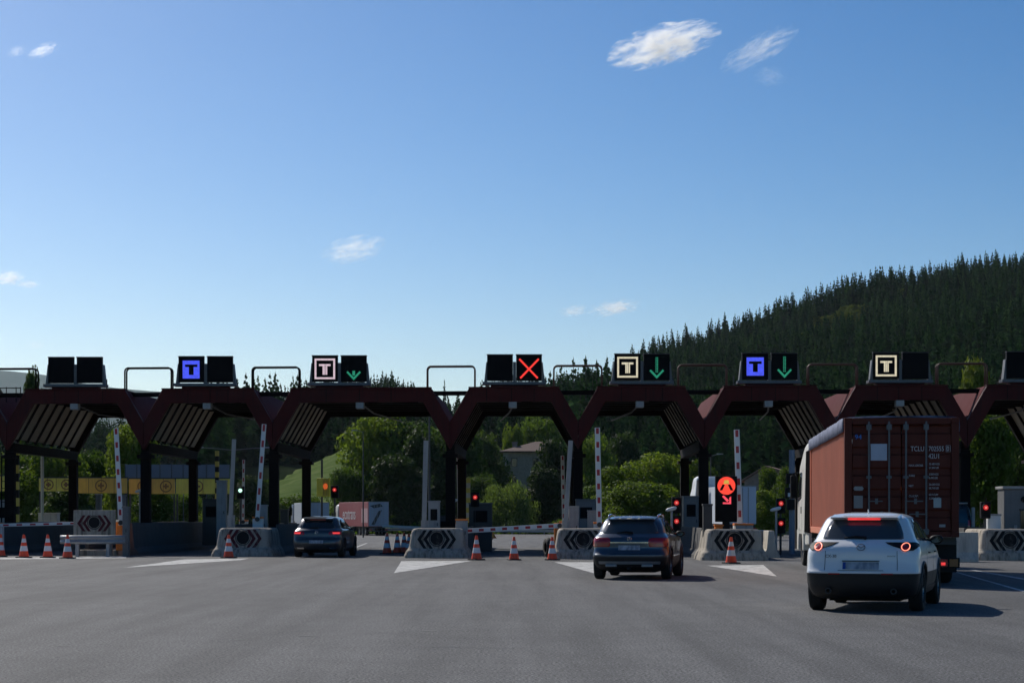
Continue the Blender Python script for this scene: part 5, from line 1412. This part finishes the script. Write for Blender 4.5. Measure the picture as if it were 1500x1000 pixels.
m = MB(); m.add([(-hw1 - .9, -.9, ze - .15), (hw1 + .9, -.9, ze - .15), (hw1 + .9, dp + .9, ze - .15), (-hw1 - .9, dp + .9, ze - .15), (-hw1 - .9, -.9, ze + .05), (hw1 + .9, -.9, ze + .05), (hw1 + .9, dp + .9, ze + .05), (-hw1 - .9, dp + .9, ze + .05), (1.0, dp * .5, za), (hw1 - 1, dp * .5, za)],
          [(0, 3, 2, 1), (0, 1, 5, 4), (1, 2, 6, 5), (2, 3, 7, 6), (3, 0, 4, 7), (4, 5, 9, 8), (5, 6, 9), (6, 7, 8, 9), (7, 4, 8)]); rf = m.build('roof', m_tile, h1)
m = MB(); m.box(-2.9, -2.1, 2.2, 3.0, ze, ze + 1.5); m.box(-3.0, -2.0, 2.1, 3.1, ze + 1.501, ze + 1.7); m.build('chimney', m_stone, rf)
for (x, z) in ((-2.6, ze - 2.6), (1.0, ze - 2.6), (-2.8, ze - 5.4), (.6, ze - 5.4), (2.9, ze - 2.6)): window(h1, x, z, 1.0, 1.5)
m = MB(); m.box(-hw1 - .25, -hw1 + .55, -.25, .5, -1, ze - .2); m.build('corner_buttress', M('pale_quoin', (.3, .26, .23), .9), h1)
Yh = 235.
h2 = thing('stone_house', 'low stone house with pale tiled gable roof above the white lorry', 'house', (wx(1131, Yh), Yh, 0), R(-14))
ze = wz(703, Yh); za = wz(685, Yh)
m = MB(); m.prism([(-3.4, -1), (5.0, -1), (5.0, ze), (-.8, za), (-3.4, ze)], lambda x, z: (x, 0, z), lambda x, z: (x, 10., z)); m.build('wall', m_stone, h2)
for (a, b) in (((-3.9, ze - .25), (-.8, za + .1)), ((-.8, za + .1), (5.5, ze - .25))):
    m = MB(); m.hexa([(a[0], -.6, a[1]), (b[0], -.6, b[1]), (b[0], 10.6, b[1]), (a[0], 10.6, a[1]), (a[0], -.6, a[1] + .2), (b[0], -.6, b[1] + .2), (b[0], 10.6, b[1] + .2), (a[0], 10.6, a[1] + .2)]); m.build('roof', m_tile2, h2)
for (x, z) in ((-1.6, ze - 2.4), (-.1, ze - 2.4), (2.6, ze - 2.4), (2.6, ze - .2), (4.0, ze - 2.4)): window(h2, x, z, .7, 1.2)

# ---------------------------------------------------------------- vegetation
def quads_mesh(name, C, U, V, mat):
    """leaf quads from centres and half-axes (numpy n x 3)"""
    n = len(C)
    P = np.stack([C - U - V * .2, C + U * .15 - V, C + U + V * .2, C - U * .15 + V], 1).reshape(-1, 3)
    me = bpy.data.meshes.new(name)
    me.vertices.add(4 * n); me.vertices.foreach_set('co', P.astype(np.float32).ravel())
    me.loops.add(4 * n); me.loops.foreach_set('vertex_index', np.arange(4 * n, dtype=np.int32))
    me.polygons.add(n); me.polygons.foreach_set('loop_start', np.arange(0, 4 * n, 4, dtype=np.int32)); me.polygons.foreach_set('loop_total', np.full(n, 4, np.int32))
    me.materials.append(mat); me.update(calc_edges=True); return me
def rand_dirs(n):
    d = RNG.normal(size=(n, 3)); return d / np.linalg.norm(d, axis=1, keepdims=True)
def crown_mesh(name, mat, n=5200, blobs=26, leaf=.24, shape='round', seed=0):
    """foliage in the unit box: radius ~1 wide, 0..2 high, made of leafy clumps with gaps between them"""
    rg = np.random.default_rng(seed)
    C, Uu, Vv = [], [], []
    per = n // blobs
    for b in range(blobs):
        t = rg.random(); a = rg.random() * 2 * math.pi
        if shape == 'round':
            z = .25 + 1.6 * t; rad = math.sqrt(max(.02, 1 - ((z - 1.0) / 1.02) ** 2)); rr = rad * (.35 + .5 * rg.random()); br = .28 + .2 * rg.random()
        elif shape == 'tall':
            z = .1 + 1.75 * t; rad = .95 * (1 - (z / 2.1) ** 2.2) + .08; rr = rad * (.2 + .6 * rg.random()); br = .24 + .16 * rg.random()
        elif shape == 'cone':
            z = .05 + 1.85 * t; rad = 1.0 * (1 - z / 2.0) + .05; rr = rad * (.3 + .6 * rg.random()); br = .12 + .22 * (1 - z / 2)
        else:   # weeping
            z = .35 + 1.4 * t; rad = math.sqrt(max(.02, 1 - ((z - .8) / 1.2) ** 2)); rr = rad * (.3 + .6 * rg.random()); br = .22 + .15 * rg.random()
        c = np.array([rr * math.cos(a), rr * math.sin(a), z])
        d = rg.normal(size=(per, 3)); d /= np.linalg.norm(d, axis=1, keepdims=True)
        rad_ = br * (.55 + .5 * rg.random((per, 1)) ** .6)
        p = c + d * rad_ * np.array([1, 1, .8])
        if shape == 'weep': p[:, 2] -= (rg.random(per) ** 2) * .55
        C.append(p)
        nrm = d + rg.normal(size=(per, 3)) * .55; nrm /= np.linalg.norm(nrm, axis=1, keepdims=True)
        u = np.cross(nrm, rg.normal(size=(per, 3))); u /= np.linalg.norm(u, axis=1, keepdims=True); v = np.cross(nrm, u)
        if shape == 'weep':
            u = u * .35; v = np.tile(np.array([[0, 0, -1.6]]), (per, 1)) + rg.normal(size=(per, 3)) * .3
        s = leaf * (.6 + .8 * rg.random((per, 1))) * .5
        Uu.append(u * s); Vv.append(v * s * .75)
    C = np.concatenate(C); U = np.concatenate(Uu); V = np.concatenate(Vv)
    keep = C[:, 2] > -.1
    return quads_mesh(name, C[keep], U[keep], V[keep], mat)
def trunk_mesh(name, mat, h=1.0, r=.1, limbs=6, seed=0):
    rg = random.Random(seed); m = MB()
    m.tube([(0, 0, -.15), (rg.uniform(-.03, .03), 0, h * .4), (rg.uniform(-.05, .05), rg.uniform(-.05, .05), h)], [r * 1.3, r, r * .4], 7)
    for k in range(limbs):
        a = rg.uniform(0, 6.28); z = h * rg.uniform(.35, .85); l = rg.uniform(.35, .7)
        m.tube([(0, 0, z), (l * .5 * math.cos(a), l * .5 * math.sin(a), z + l * .35), (l * math.cos(a), l * math.sin(a), z + l * .75)], [r * .5, r * .35, r * .1], 5)
    return m.mesh(name, mat)
m_lf_bright = leaf_mat('leaf_bright', (.05, .09, .010), (.10, .155, .020), (.19, .25, .035), .5)
m_lf_mid = leaf_mat('leaf_mid', (.034, .07, .011), (.07, .125, .02), (.14, .21, .034), .5)
m_lf_dark = leaf_mat('leaf_dark', (.016, .034, .009), (.036, .066, .015), (.085, .13, .026), .45)
m_lf_willow = leaf_mat('leaf_willow', (.07, .11, .03), (.13, .19, .05), (.22, .28, .09), .5)
m_lf_yellow = leaf_mat('leaf_yellowgreen', (.1, .14, .015), (.17, .21, .03), (.25, .28, .05))
m_needle = leaf_mat('conifer_needles', (.008, .025, .010), (.020, .055, .018), (.060, .115, .034), .25, .9, .0)
m_needle_l = leaf_mat('pale_broadleaf_leaves', (.05, .07, .012), (.08, .11, .02), (.12, .15, .03), .35, .9, .03)  # lighter green leaf colour of the broadleaf trees
TR = [trunk_mesh('trunk%d' % k, m_bark, 1.0, .07, 6, k) for k in range(3)]
CR = {}
def crown(kind, var):
    key = (kind, var)
    if key not in CR:
        mat = {'bright': m_lf_bright, 'mid': m_lf_mid, 'dark': m_lf_dark, 'willow': m_lf_willow, 'yellow': m_lf_yellow, 'poplar': m_lf_dark, 'bush': m_lf_bright, 'ivy': m_lf_dark}[kind]
        shp = {'willow': 'weep', 'poplar': 'tall', 'ivy': 'tall', 'dark': 'tall', 'yellow': 'tall'}.get(kind, 'round')
        CR[key] = crown_mesh('crown_%s_%d' % key, mat, 15000, 60 if shp == 'round' else 64, .085, shp, hash(key[0]) % 97 * 0 + sum(map(ord, kind)) + var * 13)
    return CR[key]
def tree(label, x, ytop, wpx, Y, kind, var=0, name='tree', base=None, ratio=None):
    zb_ = (hill_z(wx(x, Y), Y) if Y > 330 else dip(Y) - .1) if base is None else base
    H = wz(ytop, Y) - zb_; hw = wpx * Y / FPX / 2
    s = thing(name, label, 'bush' if name == 'bush' else 'tree', (wx(x, Y), Y, zb_), random.uniform(0, 6.28))
    c0 = .02 if name == 'bush' else .1
    ch = (1 - c0) * H / 1.95
    o = link('crown', crown(kind, var), s, loc=(0, 0, H * c0)); o.scale = (hw, hw, ch)
    t = link('trunk', TR[var % 3], s); t.scale = (H * .35, H * .35, H * .75)
    return s
tree('bright leafy tree rising behind the pink lorry', 545, 618, 120, 262, 'bright', 0)
tree('dark leafy tree right of the street lamp', 590, 622, 120, 266, 'mid', 0)
tree('dense dark tree behind the grey pole', 625, 640, 110, 256, 'dark', 0)
tree('shaded tree between the lorry and the grey pole', 585, 670, 120, 248, 'dark', 1)
tree('small pale tree on the meadow edge above the pink lorry', 508, 690, 56, 252, 'mid', 1)
tree('tall tree behind the pale chevron island column', 668, 634, 90, 272, 'mid', 1)
tree('dark tree left of the stone house', 706, 640, 100, 290, 'dark', 0)
tree('green bush-like tree left of the drooping willow', 706, 700, 60, 262, 'mid', 0)
tree('pale drooping willow in front of the stone house', 741, 702, 96, 246, 'willow', 0)
tree('dark ivy-like tree covering the right half of the stone house', 812, 645, 84, 290, 'ivy', 0)
tree('dark evergreen before the stone house beside the pole', 798, 690, 90, 252, 'ivy', 1)
tree('light leafy tree behind the stone house chimney', 752, 632, 40, 345, 'bright', 1, base=0)
tree('mid green tree behind the stone house roof', 790, 618, 74, 352, 'mid', 0, base=0)
tree('green tree left of the raised arm above the blue-grey car', 866, 640, 64, 280, 'mid', 2)
tree('dark tree behind the round bright bush', 915, 640, 80, 300, 'dark', 1)
tree('large bright green tree behind the blue-grey car', 962, 671, 112, 208, 'bush', 0)
tree('lower bright green tree at the left of the leafy mound behind the blue-grey car', 912, 688, 84, 204, 'bush', 1)
tree('low leafy bush under the bright green trees behind the blue-grey car', 940, 712, 120, 198, 'bright', 2, 'bush')
tree('bright tree beside the black column near the red-lit display', 1018, 682, 92, 218, 'bright', 1)
tree('shaded bush left of the bright round tree', 875, 715, 60, 230, 'mid', 1, 'bush')
tree('light green tree before the low stone house', 1126, 692, 34, 210, 'bright', 2)
tree('light green bush under the low stone house', 1122, 722, 62, 190, 'bright', 0, 'bush')
tree('light green tree left of the container truck cab', 1160, 690, 50, 200, 'bright', 1)
tree('tall bright tree right of the container', 1440, 610, 110, 135, 'bright', 1)
tree('bright tree behind the grey booth', 1490, 640, 90, 145, 'bright', 0)
tree('yellow-green tree top above the canopy at the right', 1428, 537, 78, 175, 'yellow', 0)
tree('slender dark tree standing above the canopy at the left', 46, 546, 46, 185, 'poplar', 0)
tree('bright tree between the first two black columns', 195, 632, 90, 165, 'bright', 2)
tree('leafy tree behind the plain pale post', 82, 664, 100, 158, 'bright', 0)
tree('shaded tree behind the first bay rear column', 132, 668, 70, 172, 'mid', 0)
tree('tree at the left edge behind the ladder', 15, 672, 80, 160, 'mid', 1)
tree('dark bush under the ringed yellow board', 100, 712, 110, 135, 'dark', 0, 'bush')
tree('bright bush left of the tiny white car', 225, 722, 70, 150, 'bright', 1, 'bush')
tree('bright bush right of the tiny white car', 272, 728, 60, 175, 'bright', 2, 'bush')
tree('dark tree beyond the green signal light', 372, 700, 70, 240, 'dark', 1)
tree('green tree left of the meadow slope', 380, 704, 50, 260, 'mid', 2)
tree('shaded bush behind the grey-blue lorry', 440, 728, 80, 245, 'mid', 0, 'bush')

# conifers ------------------------------------------------------------------
def conifer_mesh(name, mat, seed, layers=15, per=10, spread=.17):
    rg = np.random.default_rng(seed); C, U, V = [], [], []
    for k in range(layers):
        h = .12 + .86 * k / (layers - 1); r = spread * (1 - h) ** .75 * (.8 + .4 * rg.random()) + .008
        for j in range(per):
            a = rg.random() * 6.283; q = .35 + .65 * rg.random()
            d = np.array([math.cos(a), math.sin(a), 0]); c = d * r * q * .75 + np.array([0, 0, h - r * .35 * q + rg.normal() * .012])
            C.append(c); U.append((d + np.array([0, 0, -.35 + .3 * rg.random()])) * r * .5); V.append(np.cross(d, [0, 0, 1]) * r * .3 + np.array([0, 0, .012 + r * .12]))
    C.append(np.array([0, 0, 1.0])); U.append(np.array([.006, 0, 0])); V.append(np.array([0, 0, .04]))
    return quads_mesh(name, np.array(C), np.array(U), np.array(V), mat)
CON = [conifer_mesh('conifer_crown%d' % k, m_needle, 40 + k, 15 + k, 11, .15 + .02 * k) for k in range(4)]
CONL = crown_mesh('broadleaf_crown', m_needle_l, 900, 14, .34, 'round', 5)
CONT = MB().tube([(0, 0, -.03), (0, 0, .5), (0, 0, .97)], [.012, .009, .002], 5).mesh('conifer_trunk', m_bark)
def pine(x, Y, H, var, label, group, fat=1.):
    X = wx(x, Y); zb_ = hill_z(X, Y)
    s = thing('pine_tree', label, 'tree', (X, Y, zb_ - .3), random.uniform(0, 6.28), group)
    o = link('crown', CON[var % 4], s); o.scale = (H * fat, H * fat, H)
    t = link('trunk', CONT, s); t.scale = (H, H, H)
    return s
# individual conifers standing out on the skyline
x = 960.
while x < 1500:
    Yk = YR * random.uniform(.96, 1.0)
    pine(x, Yk, random.uniform(11, 18.5) * (1.2 if random.random() < .1 else 1), random.randrange(4), 'dark conifer standing out on the skyline of the wooded hill', 'conifers along the hill skyline')
    x += random.uniform(4, 10)
# nearer conifers above the canopy in the middle
for (x, yt, Y, fat) in [(806, 545, 520, 1.2), (822, 536, 480, 1.3), (840, 526, 450, 1.35), (858, 524, 430, 1.4), (874, 530, 440, 1.3), (889, 523, 470, 1.25), (850, 545, 400, 1.5), (868, 548, 390, 1.5), (832, 550, 410, 1.4), (905, 540, 520, 1.2), (925, 520, 640, 1.2), (944, 512, 700, 1.1), (955, 505, 760, 1.1), (786, 556, 600, 1.2), (770, 560, 650, 1.1), (715, 570, 700, 1.1), (700, 580, 640, 1.1)]:
    X = wx(x, Y); zb_ = hill_z(X, Y); H = wz(yt, Y) - zb_
    H = max(H, 8)
    pine(x, Y, H, int(x) % 4, 'tall dark conifer rising behind the hoops in the middle of the canopy', 'nearer conifers behind the canopy', fat * min(1, 22 / H))
for (x, yt, Y) in [(651, 557, 560), (602, 566, 800), (574, 567, 820), (628, 570, 700)]:
    X = wx(x, Y); H = max(8, wz(yt, Y) - hill_z(X, Y))
    pine(x, Y, H, 1, 'thin lone conifer poking up just above the canopy left of the red cross', 'lone conifers above the canopy', .45)

# the wood: scattered over the hill, too many to count
coll = bpy.data.collections.new('wood_parts')
for k in range(4):
    o = bpy.data.objects.new('wood_conifer', CON[k]); coll.objects.link(o)
ob = bpy.data.objects.new('wood_conifer_broad', CONL); coll.objects.link(ob)
ob.scale = (.32, .32, .36)
pts, scl, idx, rot = [], [], [], []
def scatter(y0, y1, step_fn, xa, xb, accept):
    Y = y0
    while Y < y1:
        st = step_fn(Y); X = xa * Y
        while X < xb * Y:
            px_, py_ = X + random.uniform(-.45, .45) * st, Y + random.uniform(-.5, .5) * st
            if accept(px_, py_):
                pts.append((px_, py_, hill_z(px_, py_) - .3))
                xq = CXP + FPX * px_ / py_; clear = ((xq - 1232) / 38) ** 2 + ((py_ - 900) / 45) ** 2 < 1 or ((xq - 1180) / 26) ** 2 + ((py_ - 850) / 40) ** 2 < 1
                idx.append(4 if (clear or random.random() < .05) else random.randrange(4))
                big = fbm(px_ + 300, py_, .02, 2)
                scl.append((14.5 + 3.2 * big + random.uniform(-6, 6.5)) * (.8 if idx[-1] == 4 else 1)); rot.append(random.uniform(0, 6.28))
            X += st * random.uniform(.8, 1.2)
        Y += st * .9
def ok(X, Y):
    xp = CXP + FPX * X / Y
    if Y < 480 and xp > 335 and X < 12: return False
    if Y < 345 and abs(X - 3) < 9: return False
    if 640 < xp < 700 and Y > 760: return False
    return True
scatter(318, 1020, lambda Y: 4.2 + (Y - 318) * .0017, -.16, .285, ok)
scatter(560, 1020, lambda Y: 6.0 + (Y - 318) * .0022, -.29, -.16, ok)
me = bpy.data.meshes.new('wood'); me.from_pydata(pts, [], [])
for nm, tp, dat in (('s', 'FLOAT', scl), ('k', 'INT', idx), ('r', 'FLOAT', rot)):
    a = me.attributes.new(nm, tp, 'POINT'); a.data.foreach_set('value', dat)
wood = link('wood', me); tag(wood, 'dense dark conifer wood covering the hill', 'wood', kind='stuff')
ng = bpy.data.node_groups.new('wood_scatter', 'GeometryNodeTree')
ng.interface.new_socket('Geometry', in_out='INPUT', socket_type='NodeSocketGeometry'); ng.interface.new_socket('Geometry', in_out='OUTPUT', socket_type='NodeSocketGeometry')
gi, go = ng.nodes.new('NodeGroupInput'), ng.nodes.new('NodeGroupOutput')
ci = ng.nodes.new('GeometryNodeCollectionInfo'); ci.inputs['Collection'].default_value = coll; ci.inputs['Separate Children'].default_value = True; ci.inputs['Reset Children'].default_value = False
iop = ng.nodes.new('GeometryNodeInstanceOnPoints'); iop.inputs['Pick Instance'].default_value = True
def attr(nm, tp):
    n = ng.nodes.new('GeometryNodeInputNamedAttribute'); n.data_type = tp; n.inputs['Name'].default_value = nm; return n.outputs['Attribute']
cr_ = ng.nodes.new('ShaderNodeCombineXYZ'); e2r = ng.nodes.new('FunctionNodeEulerToRotation')
ng.links.new(attr('r', 'FLOAT'), cr_.inputs[2]); ng.links.new(cr_.outputs[0], e2r.inputs[0]); ng.links.new(e2r.outputs[0], iop.inputs['Rotation'])
ng.links.new(gi.outputs[0], iop.inputs['Points']); ng.links.new(ci.outputs[0], iop.inputs['Instance']); ng.links.new(attr('k', 'INT'), iop.inputs['Instance Index']); ng.links.new(attr('s', 'FLOAT'), iop.inputs['Scale'])
ng.links.new(iop.outputs[0], go.inputs[0])
md = wood.modifiers.new('scatter', 'NODES'); md.node_group = ng
print('wood trees', len(pts))

# roadside undergrowth behind the far guard rail: leaf sheet
rg = np.random.default_rng(3); n = 16000
cx_ = rg.uniform(-66, 66, n); cy_ = rg.uniform(239, 252, n); hh = .6 + .9 * (np.sin(cx_ * .35) * .5 + .5) + .5 * np.sin(cx_ * 1.1 + 1)
cz_ = -1.0 + rg.random(n) ** .7 * np.maximum(hh, .3)
C = np.stack([cx_, cy_, cz_], 1); d = rand_dirs(n); u = np.cross(d, rand_dirs(n)); s_ = .22
und = link('undergrowth', quads_mesh('undergrowth', C, u * s_, np.cross(d, u) * s_, m_lf_mid)); tag(und, 'low green undergrowth behind the far guard rail', 'undergrowth', kind='stuff')

# ---------------------------------------------------------------- clouds (real volumes far beyond the hills)
def cloud_mat(name, dens, seed, scale=2.2, amp=1.5, thr=.15):
    t = NT(name); tc = t.node('ShaderNodeTexCoord'); mp = t.node('ShaderNodeMapping'); mp.inputs['Location'].default_value = (seed * 3.7, seed * 1.3, seed * 2.1)
    t.link(tc.outputs['Object'], mp.inputs[0])
    ln = t.node('ShaderNodeVectorMath', operation='LENGTH'); t.link(tc.outputs['Object'], ln.inputs[0])
    dn = t.node('ShaderNodeTexNoise'); dn.inputs['Scale'].default_value = 1.3; dn.inputs['Detail'].default_value = 3; t.link(mp.outputs[0], dn.inputs['Vector'])
    wp = t.node('ShaderNodeVectorMath', operation='MULTIPLY_ADD'); t.link(dn.outputs['Color'], wp.inputs[0]); wp.inputs[1].default_value = (.9, .9, .9); t.link(mp.outputs[0], wp.inputs[2])
    nz = t.noise(wp.outputs[0], scale, 8, .66)
    v = t.math('ADD', t.math('SUBTRACT', 1.0 - thr, ln.outputs['Value']), t.math('MULTIPLY', t.math('SUBTRACT', nz, .5), amp * 2))
    v = t.math('MULTIPLY', v, 1.6, True)
    pv = t.node('ShaderNodeVolumePrincipled'); pv.inputs['Color'].default_value = (1, 1, 1, 1); pv.inputs['Anisotropy'].default_value = .55
    t.link(t.math('MULTIPLY', v, dens), pv.inputs['Density']); t.link(pv.outputs[0], t.out.inputs['Volume'])
    return t.m
def cloud(label, x, y, wpx, hpx, tilt, dens, seed, Y=6200., thr=.32, amp=2.2):
    bm = bmesh.new(); bmesh.ops.create_icosphere(bm, subdivisions=3, radius=1.0); me = bpy.data.meshes.new('cloud'); bm.to_mesh(me); bm.free()
    me.materials.append(cloud_mat('cloud_vapour_%d' % seed, dens * 11500. / Y, seed, 2.9, amp, thr))
    o = link('cloud', me, loc=(wx(x, Y), Y, wz(y, Y))); o.rotation_euler = (0, -R(tilt), 0)
    k = Y / FPX / 2 * 1.2
    o.scale = (wpx * k, (wpx + hpx) * .5 * k, hpx * k)
    tag(o, label, 'cloud', kind='stuff'); return o
cloud('large bright white cloud high in the sky', 972, 66, 150, 50, 14, .016, 1)
cloud('thin wispy cloud right of the large cloud', 1112, 72, 110, 34, 28, .0035, 2, amp=3.0)
cloud('faint cloud shred under the wispy cloud', 1128, 112, 44, 26, 0, .0018, 3, amp=3.0)
cloud('small white cloud at the top left', 62, 74, 46, 16, 20, .012, 4)
cloud('faint tiny cloud beside the small white cloud', 24, 75, 30, 16, 25, .005, 5)
cloud('small soft cloud left of centre', 518, 365, 84, 34, 12, .006, 6, amp=2.8)
cloud('long soft white cloud above the wooded hill', 900, 451, 70, 22, 8, .013, 7, 17500.)
cloud('small soft cloud beside the long white cloud', 840, 455, 42, 18, 8, .01, 8, 17500.)
cloud('bright white cloud at the left edge', 12, 407, 44, 22, 8, .016, 9, 17500.)
cloud('small flat cloud beside the left edge cloud', 42, 416, 34, 12, 0, .012, 10, 17500.)
cloud('faint small cloud low at the left', 52, 505, 30, 14, 0, .004, 11, 17500.)

# ---------------------------------------------------------------- haze: the air itself
mb = MB(); mb.box(-13500, 13500, -450, 16500, -3, 1120)
t = NT('hazy_air'); pv = t.node('ShaderNodeVolumePrincipled')
pv.inputs['Color'].default_value = (.75, .88, 1.0, 1); pv.inputs['Density'].default_value = 2.3e-5; pv.inputs['Anisotropy'].default_value = .35
t.link(pv.outputs[0], t.out.inputs['Volume'])
hz = tag(mb.build('haze', t.m), 'thin blue summer haze over the whole valley', kind='stuff')
